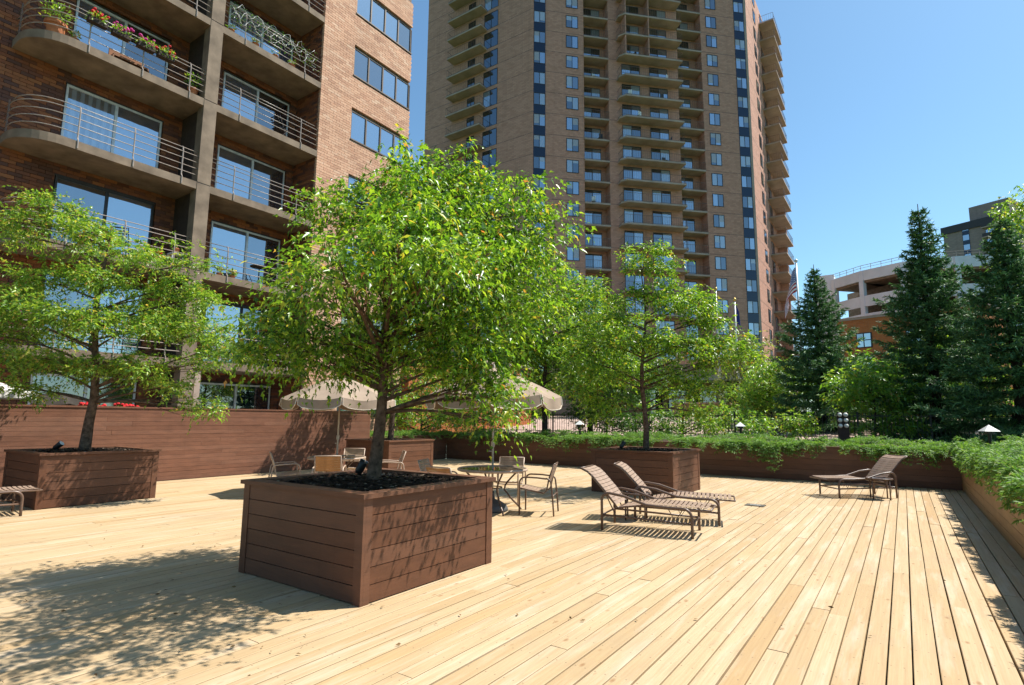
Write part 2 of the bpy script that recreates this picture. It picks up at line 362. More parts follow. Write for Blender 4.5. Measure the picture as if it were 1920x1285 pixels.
def arc(c, r, a0, a1, n, ax='xz', y=0.0):
    o = []
    for k in range(n+1):
        a = math.radians(a0+(a1-a0)*k/n); p, q = c[0]+r*math.cos(a), c[1]+r*math.sin(a)
        o.append((p, y, q) if ax == 'xz' else (p, q, y))
    return o
def np_mesh(name, verts, faces_per, nper, mat):
    """many identical small pieces: verts (N, nv, 3), faces_per = list of index tuples within a piece"""
    N, nv, _ = verts.shape
    me = bpy.data.meshes.new(name); me.vertices.add(N*nv); me.vertices.foreach_set('co', verts.reshape(-1).astype(np.float32))
    nf = len(faces_per); L = sum(len(f) for f in faces_per)
    base = (np.arange(N)*nv)[:, None]
    idx = (base+np.concatenate([np.array(f) for f in faces_per])[None, :]).reshape(-1)
    tot = np.tile(np.array([len(f) for f in faces_per]), N); st = np.concatenate([[0], np.cumsum(tot)[:-1]])
    me.loops.add(N*L); me.loops.foreach_set('vertex_index', idx.astype(np.int32))
    me.polygons.add(N*nf); me.polygons.foreach_set('loop_start', st.astype(np.int32)); me.polygons.foreach_set('loop_total', tot.astype(np.int32))
    me.update(calc_edges=True); me.validate(); me.materials.append(M(mat)); return me

# ------------------------------------------------------------------ the ground and the sunken deck
DX0, DX1, DY0, DY1 = -15.2, 1.08, -7.0, 17.45       # deck extent
GZ = 0.86                                            # ground level around the sunken deck
g = MB(); R_ = 1500
for x0, x1, y0, y1 in ((-R_, -19.2, -R_, R_), (DX1+0.12, R_, -R_, R_), (-19.2, DX1+0.12, DY1+0.12, R_), (-19.2, DX1+0.12, -R_, DY0-0.12)):
    g.face([(x0, y0, GZ-0.06), (x1, y0, GZ-0.06), (x1, y1, GZ-0.06), (x0, y1, GZ-0.06)])
tag(g.build('ground', 'lawn'), 'lawn and planted ground around the sunken wooden deck', 'ground', kind='structure')
tag(MB().box(DX0-0.1, DX1+0.1, DY0, DY1+0.1, -0.30, -0.055).build('deck_base', 'dark_wood'), 'dark framing under the deck boards', 'deck base', kind='structure')
deck = thing('deck', 'pale wooden plank deck between the brown board walls', 'deck'); deck['kind'] = 'structure'
PW, GAP, TH = PITCH_W, 0.0105, 0.034
prof = [(-0.5, -1), (0.5, -1), (0.5, -0.09), (0.47, 0), (-0.47, 0), (-0.5, -0.09)]
pm = MB(); n = len(prof)
pm.v += [(x, -0.5, z) for x, z in prof]+[(x, 0.5, z) for x, z in prof]
pm.f += [tuple(range(n)), tuple(n+n-1-k for k in range(n))]+[(k, n+k, n+(k+1) % n, (k+1) % n) for k in range(n)]
pm.mi += [0]*(n+2)
plank_me = pm.mesh('plank', 'deck_wood')
planks = []
rows = int((DX1-DX0)/PW)
for i in range(rows):
    x = DX1-PW*(i+0.5)-0.004; y = DY0+U(0, 3.0)-3.0
    while y < DY1:
        L = random.choice((3.66, 4.27, 4.88, 4.88)); a, b_ = max(y, DY0), min(y+L, DY1-0.01)
        if b_-a > 0.15: planks.append((x, a, b_))
        y += L
def vis(p):
    x, a, b_ = p; best = 0
    for k in range(9):
        yy = a+(b_-a)*(k+0.5)/9; d = Vector((x, yy, -EYE)); dep = d.dot(fw)
        if dep < 0.6: continue
        sx = d.dot(r2)/dep; sy = d.dot(u2)/dep
        if abs(sx) < 0.95 and abs(sy) < 0.66: best += (b_-a)/9*PW*EYE/dep**3
    return best
planks.sort(key=vis, reverse=True)
js = MB()
for k, (x, a, b_) in enumerate(planks):
    wv = PW-GAP+U(-0.0035, 0.003); dz = U(-0.0025, 0.0025); dx = U(-0.0015, 0.0015)
    if k < 300:
        o = put('plank', plank_me, deck, (x+dx, (a+b_)/2, dz), 0.0, (wv, b_-a-0.003, TH))
        o.rotation_euler = (U(-0.0004, 0.0004), U(-0.006, 0.006), U(-0.0006, 0.0006))
    else:
        hw = wv/2; i0 = len(js.v); L2 = (b_-a-0.003)/2; yc = (a+b_)/2
        js.v += [(x+dx+px*wv, yc-L2, dz+pz*TH) for px, pz in prof]+[(x+dx+px*wv, yc+L2, dz+pz*TH) for px, pz in prof]
        js.f += [tuple(i0+q for q in f) for f in pm.f]; js.mi += pm.mi
tag(js.build('planks', 'deck_wood_joined', deck), kind='stuff')

# ------------------------------------------------------------------ board walls
def board_wall(name, label, cat, axis, at, a0, a1, z0, rowh, rows, mat, thick=0.03, side=1, capw=0.14, cap=True, lens=(3.0, 4.9), gap=0.004):
    """horizontal boards on one face: axis 'x' -> wall runs along X at Y=at, 'y' -> runs along Y at X=at; side = which way the face looks"""
    t = thing(name, label, cat, (at, 0, 0) if axis == 'y' else (0, at, 0))
    unit = MB().box(-0.5, 0.5, -0.5, 0.5, -0.5, 0.5).mesh('board', mat)
    back = MB()
    H = z0+rowh*rows
    if axis == 'y': back.box(min(-side*0.10, -side*0.012), max(-side*0.10, -side*0.012), a0, a1, z0-0.2, H)
    else: back.box(a0, a1, min(-side*0.10, -side*0.012), max(-side*0.10, -side*0.012), z0-0.2, H)
    back.build('backing', 'dark_wood', t)
    for r in range(rows):
        s = a0-U(0, 2.5)
        while s < a1:
            L = U(*lens); p, q = max(s, a0), min(s+L, a1)
            if q-p > 0.05:
                d = side*(thick/2-0.006+U(-0.0025, 0.0025)); h = rowh-gap-U(0, 0.002); zc = z0+rowh*(r+0.5)
                if axis == 'y': o = put('board', unit, t, (d, (p+q)/2, zc), 0, (thick, q-p-0.003, h))
                else: o = put('board', unit, t, ((p+q)/2, d, zc), 0, (q-p-0.003, thick, h))
                o.rotation_euler = (U(-0.0008, 0.0008), 0, 0) if axis == 'y' else (0, U(-0.0008, 0.0008), 0)
            s += L
    if cap:
        c0, c1 = sorted((side*0.045, -side*(capw-0.045)))
        m = MB()
        if axis == 'y': m.box(c0, c1, a0, a1, H+0.002, H+0.04)
        else: m.box(a0, a1, c0, c1, H+0.002, H+0.04)
        m.build('cap', mat, t)
    return t
board_wall('board_fence', 'tall brown board fence between the deck and the brick apartment building', 'fence', 'y', DX0, -6.9, 13.4, 0.0, 0.1035, 17, 'fence_paint', gap=0.0025)
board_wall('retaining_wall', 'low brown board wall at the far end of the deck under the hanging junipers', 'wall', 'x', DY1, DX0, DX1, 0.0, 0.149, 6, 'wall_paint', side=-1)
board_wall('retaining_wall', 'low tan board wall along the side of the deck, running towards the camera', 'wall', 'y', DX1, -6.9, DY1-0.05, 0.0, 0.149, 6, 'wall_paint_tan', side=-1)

board_wall('retaining_wall', 'short low brown board wall between the tall fence and the far wall', 'wall', 'y', DX0, 13.45, DY1-0.05, 0.0, 0.149, 6, 'wall_paint')
# planting beds behind the low walls
def bed(name, label, x0, x1, y0, y1, nx, ny, z):
    m = MB(); idx = {}
    for i in range(nx+1):
        for j in range(ny+1):
            idx[i, j] = len(m.v); m.v.append((x0+(x1-x0)*i/nx, y0+(y1-y0)*j/ny, z+U(-0.03, 0.05)))
    for i in range(nx):
        for j in range(ny): m.f.append((idx[i, j], idx[i+1, j], idx[i+1, j+1], idx[i, j+1])); m.mi.append(0)
    tag(m.build(name, 'bed_soil'), label, 'planting bed', kind='structure')
bed('planting_bed', 'soil bed behind the far low wall', -19.0, DX1+4.5, DY1+0.11, DY1+7.5, 60, 20, GZ-0.02)
bed('planting_bed', 'soil bed behind the low side wall', DX1+0.11, DX1+4.5, -7, DY1+0.11, 12, 60, GZ-0.02)
m = MB().box(-18.7, DX0-.105, 13.6, DY1+.1, .521, GZ); tag(m.build('planting_bed', 'bed_soil'), 'soil bed at the end of the tall fence', 'planting bed', kind='structure')
# paving and street beyond
m = MB().quadbox([(-40, DY1+7.6, .4), (9, DY1+7.6, .4), (9, DY1+20.9, .4), (-40, DY1+20.9, .4), (-40, DY1+7.6, GZ+.02), (9, DY1+7.6, GZ+.02), (9, DY1+20.9, 1.82), (-40, DY1+20.9, 1.82)]); tag(m.build('pavement', 'pink_paving'), 'pink paved walk beyond the iron fence', 'pavement', kind='structure')
m = MB().box(9.01, 90, DY1+7.6, DY1+21, GZ-0.4, GZ-0.05); tag(m.build('road', 'asphalt'), 'asphalt street beside the paved walk', 'road', kind='structure')
m = MB().box(-60, 90, DY1+21, DY1+24, GZ-0.3, 1.83); tag(m.build('pavement', 'paving_grey'), 'grey pavement at the foot of the tower', 'pavement', kind='structure')
m = MB().box(-18.74, DX0-0.13, -6.9, 17.56, 0.2, 0.52); tag(m.build('patio', 'paving_grey'), 'paved patio behind the tall board fence', 'patio', kind='structure')

# ------------------------------------------------------------------ planters
PS = 1.86; HS = PS/2
def make_planter(label):
    t = thing('planter', label, 'planter', group='square brown planters on the deck')
    bh = 0.1475; unit = MB().box(-0.5, 0.5, -0.5, 0.5, -0.5, 0.5).mesh('board', 'planter_paint')
    for s in range(4):
        rz = s*math.pi/2; c, sn = math.cos(rz), math.sin(rz)
        for r in range(6):
            d = -(HS-0.016)+U(-0.002, 0.002)
            put('board', unit, t, (-sn*d, c*d, 0.008+bh*(r+0.5)), rz, (PS-0.17, 0.028, bh-0.007))
    for sx in (-1, 1):
        for sy in (-1, 1):
            m = MB(); e = HS+0.006; w = 0.10
            m.box(min(sx*e, sx*(e-w)), max(sx*e, sx*(e-w)), min(sy*e, sy*(e-0.03)), max(sy*e, sy*(e-0.03)), 0.0, 0.893)
            m.box(min(sx*e, sx*(e-0.03)), max(sx*e, sx*(e-0.03)), min(sy*(e-0.031), sy*(e-w)), max(sy*(e-0.031), sy*(e-w)), 0.0, 0.893)
            m.build('corner_trim', 'planter_paint', t)
    MB().box(-HS+0.035, HS-0.035, -HS+0.035, HS-0.035, 0.0, 0.80).build('liner', 'dark_wood', t)
    o, i = HS+0.035, HS-0.12
    for k in range(4):
        rz = k*math.pi/2; m = MB()
        m.prism([(-o, -o), (o, -o), (i-0.001, -i), (-i+0.001, -i)], 0.895, 0.935)
        m.build('cap_board', 'planter_paint', t, rz=rz)
    # mulch: an uneven surface with loose bark chips
    m = MB(); n = 16; e = HS-0.037
    for a in range(n+1):
        for b_ in range(n+1):
            x, y = -e+2*e*a/n, -e+2*e*b_/n; m.v.append((x, y, 0.872+0.05*math.exp(-(x*x+y*y)/0.5)+U(-0.012, 0.012)))
    for a in range(n):
        for b_ in range(n): q = a*(n+1)+b_; m.f.append((q, q+n+1, q+n+2, q+1)); m.mi.append(0)
    m.build('mulch', 'mulch_soil', t)
    N = 1500; tv = np.array([(-.5, -.5, 0), (.5, -.4, 0), (.4, .5, .25), (-.5, .4, .15)])
    pos = np.stack([RNG.uniform(-i, i, N), RNG.uniform(-i, i, N), RNG.uniform(0.875, 0.91, N)], 1)
    pos[:, 2] += 0.05*np.exp(-(pos[:, 0]**2+pos[:, 1]**2)/0.5)
    sc = np.stack([RNG.uniform(.02, .055, N), RNG.uniform(.01, .025, N), RNG.uniform(.01, .05, N)], 1)
    a = RNG.uniform(0, 6.28, N); v = tv[None]*sc[:, None, :]
    vx = v[..., 0]*np.cos(a)[:, None]-v[..., 1]*np.sin(a)[:, None]; vy = v[..., 0]*np.sin(a)[:, None]+v[..., 1]*np.cos(a)[:, None]
    v = np.stack([vx, vy, v[..., 2]], 2)+pos[:, None, :]
    tag(put('bark_chips', np_mesh('bark_chips', v, [(0, 1, 2, 3)], 4, 'mulch_chip'), t), kind='stuff')
    return t
PL = {'A': (-4.84, 4.35), 'L': (-13.08, 4.42), 'R': (-4.93, 12.62), 'F': (-13.15, 12.45)}
PLAB = {'A': 'large brown board planter in the middle foreground with the tallest-looking maple',
        'L': 'brown board planter in front of the tall fence beside the cropped lounger',
        'R': 'brown board planter behind the pair of loungers near the low far wall',
        'F': 'small-looking brown board planter at the far end of the tall fence'}
pA = make_planter(PLAB['A'])
for k in 'LRF': dup(pA, (*PL[k], 0), random.choice((0, math.pi/2, math.pi)) , PLAB[k])
pA.location = (*PL['A'], 0)

# ------------------------------------------------------------------ trees
def rotmats(d, roll):
    """rows: leaf axis d (unit), side, normal"""
    d = d/np.linalg.norm(d, axis=1, keepdims=True)
    a = np.where(np.abs(d[:, 2:3]) < 0.95, np.array([[0, 0, 1.]]), np.array([[1., 0, 0]]))
    s = np.cross(d, a); s /= np.linalg.norm(s, axis=1, keepdims=True); n = np.cross(s, d)
    c, sn = np.cos(roll)[:, None], np.sin(roll)[:, None]
    return d, s*c+n*sn, n*c-s*sn
# three-lobed maple leaf, folded along the midrib (x along the leaf)
MAPLE = np.array([(0, 0, 0), (.38, .29, .0), (.46, .115, .035), (1.0, 0, -.13), (.46, -.115, .035), (.38, -.29, .0)])
MAPLE_F = [(0, 1, 2, 3), (0, 3, 4, 5)]
OVAL = np.array([(0, 0, 0), (.4, .2, .04), (1.0, 0, -.08), (.4, -.2, .04)]); OVAL_F = [(0, 1, 2), (0, 2, 3)]
def leaves_mesh(name, P, D, size, mat, tmpl=MAPLE, faces=MAPLE_F):
    N = len(P); d, s, n = rotmats(D, RNG.normal(0, 0.7, N)); sz = (size*RNG.uniform(0.5, 1.35, N))[:, None, None]
    v = (tmpl[None, :, 0:1]*d[:, None, :]+tmpl[None, :, 1:2]*s[:, None, :]+tmpl[None, :, 2:3]*n[:, None, :])*sz+P[:, None, :]
    return np_mesh(name, v, faces, len(tmpl), mat)
def crown_points(clumps, twigs_per, leaves_per, droop=0.5, twig=0.30, flat=0.7, shrink=0.90):
    Ps, Ds = [], []
    ext = []
    for (cx, cy, cz, r) in clumps:
        ext.append((cx, cy, cz, r*shrink))
        h = math.hypot(cx, cy)+1e-3
        for _ in range(3):       # sprigs that break the outline
            a = math.atan2(cy, cx)+U(-1.1, 1.1); e = r*U(.80, 1.35); ext.append((cx+e*math.cos(a), cy+e*math.sin(a), cz+r*U(-.45, .85), r*U(.20, .36)))
    for (cx, cy, cz, r) in ext:
        nt_ = max(6, int(twigs_per*(r/0.5)**2.2)); c = np.array((cx, cy, cz))
        u = RNG.normal(0, 1, (nt_, 3)); u /= np.linalg.norm(u, axis=1, keepdims=True)
        rad = RNG.uniform(0.25, 1.0, nt_)**0.55
        st = c+u*np.array((1, 1, flat))*r*rad[:, None]*(1+RNG.normal(0, 0.10, nt_)[:, None])
        dirs = u*np.array((1, 1, 0.5))+np.array((0, 0, 0.10))+RNG.normal(0, 0.38, (nt_, 3)); dirs /= np.linalg.norm(dirs, axis=1, keepdims=True)
        tl = twig*RNG.uniform(0.5, 1.3, nt_)
        for k in range(leaves_per):
            f = (k+0.5)/leaves_per
            p = st+dirs*(tl*f)[:, None]; p[:, 2] -= droop*tl*f*f
            sd = np.cross(dirs, np.array((0, 0, 1.)))*(1 if k % 2 else -1)
            d = dirs*0.55+sd*(0.75 if k < leaves_per-1 else 0.1)+RNG.normal(0, 0.28, (nt_, 3)); d[:, 2] -= droop*0.95
            Ps.append(p+RNG.normal(0, 0.012, (nt_, 3))); Ds.append(d)
    return np.concatenate(Ps), np.concatenate(Ds)
def limb(m, a, b_, r0, r1, sag=0.0, n=6, wob=0.05, sides=6):
    a, b_ = Vector(a), Vector(b_); L = (b_-a).length; P = []
    w = Vector((U(-1, 1), U(-1, 1), U(-.5, .5)))*wob*L
    for k in range(n+1):
        f = k/n; p = a.lerp(b_, f)+w*math.sin(f*math.pi)*(1-f*0.3)+Vector((0, 0, -sag*L*math.sin(f*math.pi))); P.append(p)
    m.tube(P, [r0+(r1-r0)*(k/n)**0.8 for k in range(n+1)], sides)
    return P
def tree(name, label, base, fork, clumps, lsize, mat, twigs, lper, tr=0.075, bark='bark', droop=0.5, twig=0.30, flat=0.7, top=None, group=None, tmpl=MAPLE, faces=MAPLE_F, lean=(0, 0), shrink=0.90):
    """clumps in metres relative to the trunk base: (x, y, z, radius)"""
    t = thing(name, label, 'tree', base, group=group)
    m = MB(); zt = top or max(c[2] for c in clumps)*0.86
    axis = [(0, 0, -0.1, tr*1.35), (0.0, 0.0, 0.05, tr*1.1)]
    for k in range(1, 10):
        f = k/9; z = 0.05+(zt-0.05)*f
        axis.append((lean[0]*f+0.05*math.sin(z*2.1+base[0])*min(1, z), lean[1]*f+0.05*math.cos(z*1.7+base[1])*min(1, z), z, max(0.012, tr*(1-f*0.88))))
    m.tube([a[:3] for a in axis], [a[3] for a in axis], 9)
    m.build('trunk', bark, t, smooth=True)
    for (cx, cy, cz, r) in clumps:
        h = math.hypot(cx, cy); za = max(fork, min(zt*0.97, cz-0.30*h-0.05))
        f = (za-0.05)/(zt-0.05); k = min(len(axis)-2, max(1, 1+int(f*9))); A, B_ = axis[k], axis[k+1]
        q = min(1, max(0, (za-A[2])/max(1e-3, B_[2]-A[2]))); st = (A[0]+(B_[0]-A[0])*q, A[1]+(B_[1]-A[1])*q, za)
        r0 = max(0.010, min(0.45*tr, 0.012+0.010*h)); lm = MB()
        P = limb(lm, st, (cx, cy, cz), r0, 0.006, sag=-0.04, wob=0.06)
        for _ in range(5):
            p = P[random.choice((3, 4, 5))]; e = (cx+U(-r, r)*0.85, cy+U(-r, r)*0.85, cz+U(-.45, .6)*r)
            limb(lm, p, e, 0.008, 0.003, n=4, sides=4)
        lm.build('branch', bark, t, smooth=True)
    P, D = crown_points(clumps, twigs, lper, droop, twig, flat, shrink)
    tag(put('crown', leaves_mesh('crown', P, D, lsize, mat, tmpl, faces), t), kind='stuff')
    return t
ca, sa = math.cos(YAW), math.sin(YAW)
def C3(lst, base=0.0):
    """clump list (across the view, away from it, height above base, radius) turned into the deck's axes"""
    return [(a*ca-d*sa, a*sa+d*ca, z, r) for a, d, z, r in lst]

# the maple in the foreground planter: a dense, rounded crown, low skirt towards the umbrella
A_ = [(0.20, 0.0, 3.30, .58), (0.70, .3, 3.40, .55), (.35, -.3, 3.05, .56), (-.22, .1, 3.15, .46), (1.15, .1, 3.10, .52), (1.45, -.1, 2.80, .46), (-.40, -.1, 2.95, .32),
      (0.45, .7, 3.10, .58), (.90, -.45, 2.80, .52), (0.25, -.6, 2.65, .50), (1.35, .6, 2.70, .52), (-.05, .7, 2.85, .50), (.70, .1, 2.60, .60), (.50, -.5, 2.25, .50),
      (.05, -.4, 2.05, .44), (0.20, .7, 2.10, .50), (.55, .3, 2.0, .50), (.90, -.5, 2.15, .50), (1.25, 0., 2.15, .52), (1.50, .4, 2.10, .46), (.95, .7, 1.95, .48), (.55, -.3, 1.62, .40), (1.10, -.3, 1.60, .44),
      (1.22, .1, 1.30, .34), (1.26, -.05, .95, .24), (1.30, .0, .66, .18), (1.52, .1, 1.80, .32), (.80, .4, 1.60, .40), (.30, .4, 1.60, .36), (-.10, .6, 1.65, .36), (-.02, .2, 2.5, .36),
      (-.50, -.2, 1.85, .36), (-.95, -.05, 1.80, .38), (-1.25, .1, 1.72, .34), (-1.0, -.3, 1.48, .32), (-.55, -.4, 1.48, .32), (-1.30, .15, 1.45, .28), (-.70, .3, 1.55, .34), (-.35, .5, 1.75, .36),
      (1.72, .2, 2.60, .32), (.40, .05, 3.50, .28), (.85, .1, 3.45, .30), (0., .2, 3.42, .28), (-.55, 0., 3.20, .26), (1.88, .1, 2.95, .18),
      (.30, -1.2, 2.25, .42), (.80, -1.5, 2.05, .40), (-.10, -1.4, 1.95, .38), (.60, -1.9, 2.15, .34), (1.10, -1.1, 2.25, .40), (.10, -1.9, 1.90, .32), (-.40, -1.1, 1.90, .34),
      (.60, -.2, 1.36, .34), (.95, -.1, 1.30, .34), (.35, .2, 1.42, .30), (1.10, .3, 1.12, .30), (-.28, -.3, 1.50, .28), (1.15, -.2, 1.05, .28), (-.55, -.1, 1.30, .28), (-.20, .1, 1.30, .28), (-.80, .1, 1.32, .26), (.1, .1, 3.72, .20), (.72, 0., 3.78, .18), (-.42, .2, 3.48, .20), (1.30, .1, 3.42, .22), (1.66, 0., 3.10, .2)]
tree('maple_tree', 'dense bright green maple growing from the foreground planter', (*PL['A'], 0.90), 0.75, C3(A_), 0.074, 'maple_leaf', 185, 8, tr=0.075, droop=0.6, twig=0.32, top=3.15, lean=(0.1, 0.1), shrink=0.76, group='maples in the deck planters')
# the paler, layered maple by the tall fence
L_ = [(-1.15, 0, 4.95, .42), (-.75, .2, 4.65, .48), (-1.65, 0, 4.60, .50), (-.25, -.2, 4.35, .52), (.45, .1, 4.05, .48), (.95, 0, 3.70, .42), (-.55, .5, 4.25, .5), (-2.0, .3, 4.35, .45),
      (-.35, 0, 3.45, .55), (.35, -.4, 3.30, .58), (.95, .2, 3.10, .55), (1.55, 0, 3.25, .45), (1.95, .1, 3.05, .42), (-1.05, -.2, 3.35, .55), (-1.75, .1, 3.05, .60), (-2.3, 0, 2.75, .5),
      (-.9, -.5, 2.60, .62), (-.2, -.7, 2.60, .58), (.55, -.5, 2.45, .62), (1.3, -.2, 2.45, .55), (2.1, 0, 2.35, .55), (2.55, .1, 2.05, .42), (2.35, -.2, 1.75, .40), (-1.75, -.4, 2.2, .55), (-1.15, .4, 2.3, .55), (.2, .6, 2.8, .6), (1.0, .7, 2.6, .55),
      (-1.35, -.3, 1.65, .50), (-.55, -.5, 1.75, .50), (.35, -.3, 1.65, .45), (1.2, -.3, 1.65, .48), (1.65, -.1, 1.25, .36), (2.05, 0, .90, .28), (2.3, 0, .72, .2), (-.95, 0, 1.15, .36), (-1.7, .1, 1.25, .36), (.75, .3, 1.45, .4), (1.75, 0, 3.75, .36), (-.3, .1, 1.5, .4)]
tree('maple_tree', 'layered pale green maple growing in front of the tall board fence', (*PL['L'], 0.90), 0.95, C3(L_), 0.082, 'maple_leaf_pale', 185, 8, tr=0.095, droop=0.38, twig=0.25, flat=0.42, top=4.5, shrink=0.78, group='maples in the deck planters')
# the open maple behind the loungers
R_c = [(.20, 0, 4.75, .40), (.45, .1, 4.35, .45), (-.05, -.1, 4.35, .38), (.25, 0, 3.75, .50), (-.35, .1, 3.60, .48), (.85, .1, 3.75, .50), (1.30, 0, 3.40, .48), (.55, -.4, 3.35, .50), (1.65, .1, 3.05, .40), (1.35, .3, 3.1, .42),
       (-.75, 0, 3.10, .42), (-.25, .5, 3.0, .45), (-1.15, .2, 2.55, .50), (-.55, -.4, 2.45, .55), (.15, -.6, 2.45, .55), (.85, -.4, 2.45, .55), (1.45, -.1, 2.50, .52), (2.05, 0, 2.45, .46), (2.35, .1, 2.20, .36), (.5, .6, 2.5, .55), (1.75, .3, 2.15, .45), (-1.45, 0, 2.05, .50),
       (-.95, -.3, 1.75, .48), (-.35, .4, 1.75, .48), (.35, -.3, 1.75, .45), (1.05, 0, 1.75, .45), (-1.35, .2, 1.35, .45), (-.75, 0, 1.10, .42), (.75, .3, 1.35, .36), (1.35, .1, 1.35, .38), (-1.0, .2, .75, .32), (1.15, -.1, .9, .28)]
tree('maple_tree', 'open branched green maple growing behind the two loungers', (*PL['R'], 0.90), 0.9, C3(R_c), 0.084, 'maple_leaf', 185, 8, tr=0.07, droop=0.36, twig=0.25, flat=0.44, top=4.3, shrink=0.76, group='maples in the deck planters')
F_ = [(U(-1.8, 1.8)*f, U(-1.5, 1.5)*f, z, .55) for z, f in ((1.5, .8), (1.7, 1), (1.9, 1), (2.2, 1), (2.4, 1), (2.6, 1), (2.9, .9), (3.1, .9), (3.4, .7), (3.6, .6), (3.9, .4), (2.0, .6), (2.5, .5), (1.6, 1), (2.8, .8), (3.2, .5), (4.2, .2))]
tree('maple_tree', 'green maple at the far end of the tall fence, mostly hidden', (*PL['F'], 0.90), 0.9, C3(F_), 0.10, 'maple_leaf', 110, 7, tr=0.09, top=3.8, group='maples in the deck planters')

# trees beyond the far low wall
def ball(n, rx, ry, z0, z1, r, seed):
    rr = random.Random(seed); o = []
    while len(o) < n:
        x, y, z = rr.uniform(-1, 1), rr.uniform(-1, 1), rr.uniform(-1, 1)
        if x*x+y*y+z*z <= 1: o.append((x*rx, y*ry, (z0+z1)/2+z*(z1-z0)/2, r*rr.uniform(.7, 1.2)))
    return o
def bgtree(label, x, y, n, rx, ry, z0, z1, r, seed, mat, lsize, twigs, tr=0.12, name='leafy_tree', bark='bark_dark', tmpl=MAPLE, faces=MAPLE_F, twig=0.35, base=GZ-0.03, lper=6):
    return tree(name, label, (x, y, base), z0*0.75, C3(ball(n, rx, ry, z0, z1, r, seed)), lsize, mat, twigs, lper, tr=tr, bark=bark, tmpl=tmpl, faces=faces, twig=twig, top=z1*0.86, droop=0.5, group='trees beyond the deck')
bgtree('tall green tree behind the beige umbrella and the low wall', -11.9, 19.6, 46, 2.1, 1.7, 1.2, 7.6, .78, 3, 'maple_leaf', 0.125, 52)
bgtree('dense green tree between the umbrella and the open maple', -11.6, 23.0, 34, 1.9, 1.6, 0.9, 6.2, .78, 5, 'maple_leaf', 0.13, 44)
bgtree('dark green bush standing behind the far planter by the brick building', -17.0, 21.5, 22, 2.6, 1.5, 0.5, 3.2, .75, 9, 'dark_leaf', 0.14, 24, tr=0.06)
bgtree('thin olive green tree behind the white flagpole', -7.3, 36.5, 34, 2.3, 2.0, 0.9, 5.6, .80, 12, 'olive_leaf', 0.17, 26, tmpl=OVAL, faces=OVAL_F)
bgtree('bright sumac tree growing between two dark spruces', -1.2, 33.0, 40, 2.7, 2.0, 0.5, 4.1, .85, 14, 'sumac_leaf', 0.24, 17, tmpl=OVAL, faces=OVAL_F)
bgtree('yellow green tree rising behind the outermost spruce', 6.9, 31.0, 46, 2.5, 2.4, 4.0, 11.0, .95, 17, 'maple_leaf_pale', 0.17, 22, tr=0.18)
bgtree('green sumac filling the gap behind the middle spruce', 2.4, 33.5, 30, 2.4, 2.0, 0.5, 5.0, .95, 19, 'sumac_leaf', 0.24, 16, tmpl=OVAL, faces=OVAL_F)
bgtree('small bright bush below the white flagpole behind the iron fence', -6.4, 26.2, 14, 1.0, .8, 0.2, 1.5, .42, 21, 'sumac_leaf', 0.15, 14, tr=0.04, tmpl=OVAL, faces=OVAL_F, name='garden_bush')
bgtree('low leafy bush beside the pyramid path light under the spruce', -4.2, 24.5, 14, 1.1, .8, 0.1, 1.3, .40, 23, 'sumac_leaf', 0.15, 14, tr=0.04, tmpl=OVAL, faces=OVAL_F, name='garden_bush')
bgtree('round garden bush right behind the far wall by the open maple', -8.6, 22.5, 12, .9, .8, 0.1, 1.1, .42, 25, 'dark_leaf', 0.13, 14, tr=0.04, name='garden_bush')
bgtree('dense tree closing the gap between the brick building and the tower', -24.5, 36.0, 40, 3.6, 2.6, 0.8, 6.0, 1.1, 61, 'maple_leaf', 0.20, 18)
bgtree('dark tree beyond the far end of the brick building', -30.0, 38.0, 40, 3.6, 2.6, 0.8, 7.0, 1.1, 63, 'dark_leaf', 0.20, 18)
bgtree('leafy bush between the far planter and the garden wall', -16.4, 17.2, 24, 1.9, 1.1, 0.2, 1.7, .6, 65, 'maple_leaf', 0.12, 24, tr=0.05, name='garden_bush')
bgtree('bright sumac bush standing in front between the two taller spruces', -0.9, 25.6, 22, 1.3, 1.0, 0.3, 3.3, .55, 71, 'sumac_leaf', 0.17, 26, tr=0.05, tmpl=OVAL, faces=OVAL_F)
bgtree('bright green young tree behind the flagpole wall', -5.8, 33.0, 30, 1.7, 1.5, 0.5, 4.0, .70, 73, 'sumac_leaf', 0.17, 22, tr=0.08, tmpl=OVAL, faces=OVAL_F)
bgtree('leafy shrub hiding the iron fence behind the loungers', -7.6, 23.6, 18, 1.5, .7, 0.1, 1.5, .45, 75, 'maple_leaf', 0.12, 26, tr=0.04, name='garden_bush')
bgtree('dark shrub against the iron fence near the umbrella', -10.6, 22.6, 18, 1.2, .7, 0.1, 1.7, .5, 77, 'dark_leaf', 0.12, 26, tr=0.04, name='garden_bush')
bgtree('distant street tree behind the open maple in front of the tower', -17.5, 40.0, 36, 3.0, 2.4, 1.5, 6.5, 1.0, 27, 'dark_leaf', 0.20, 18)

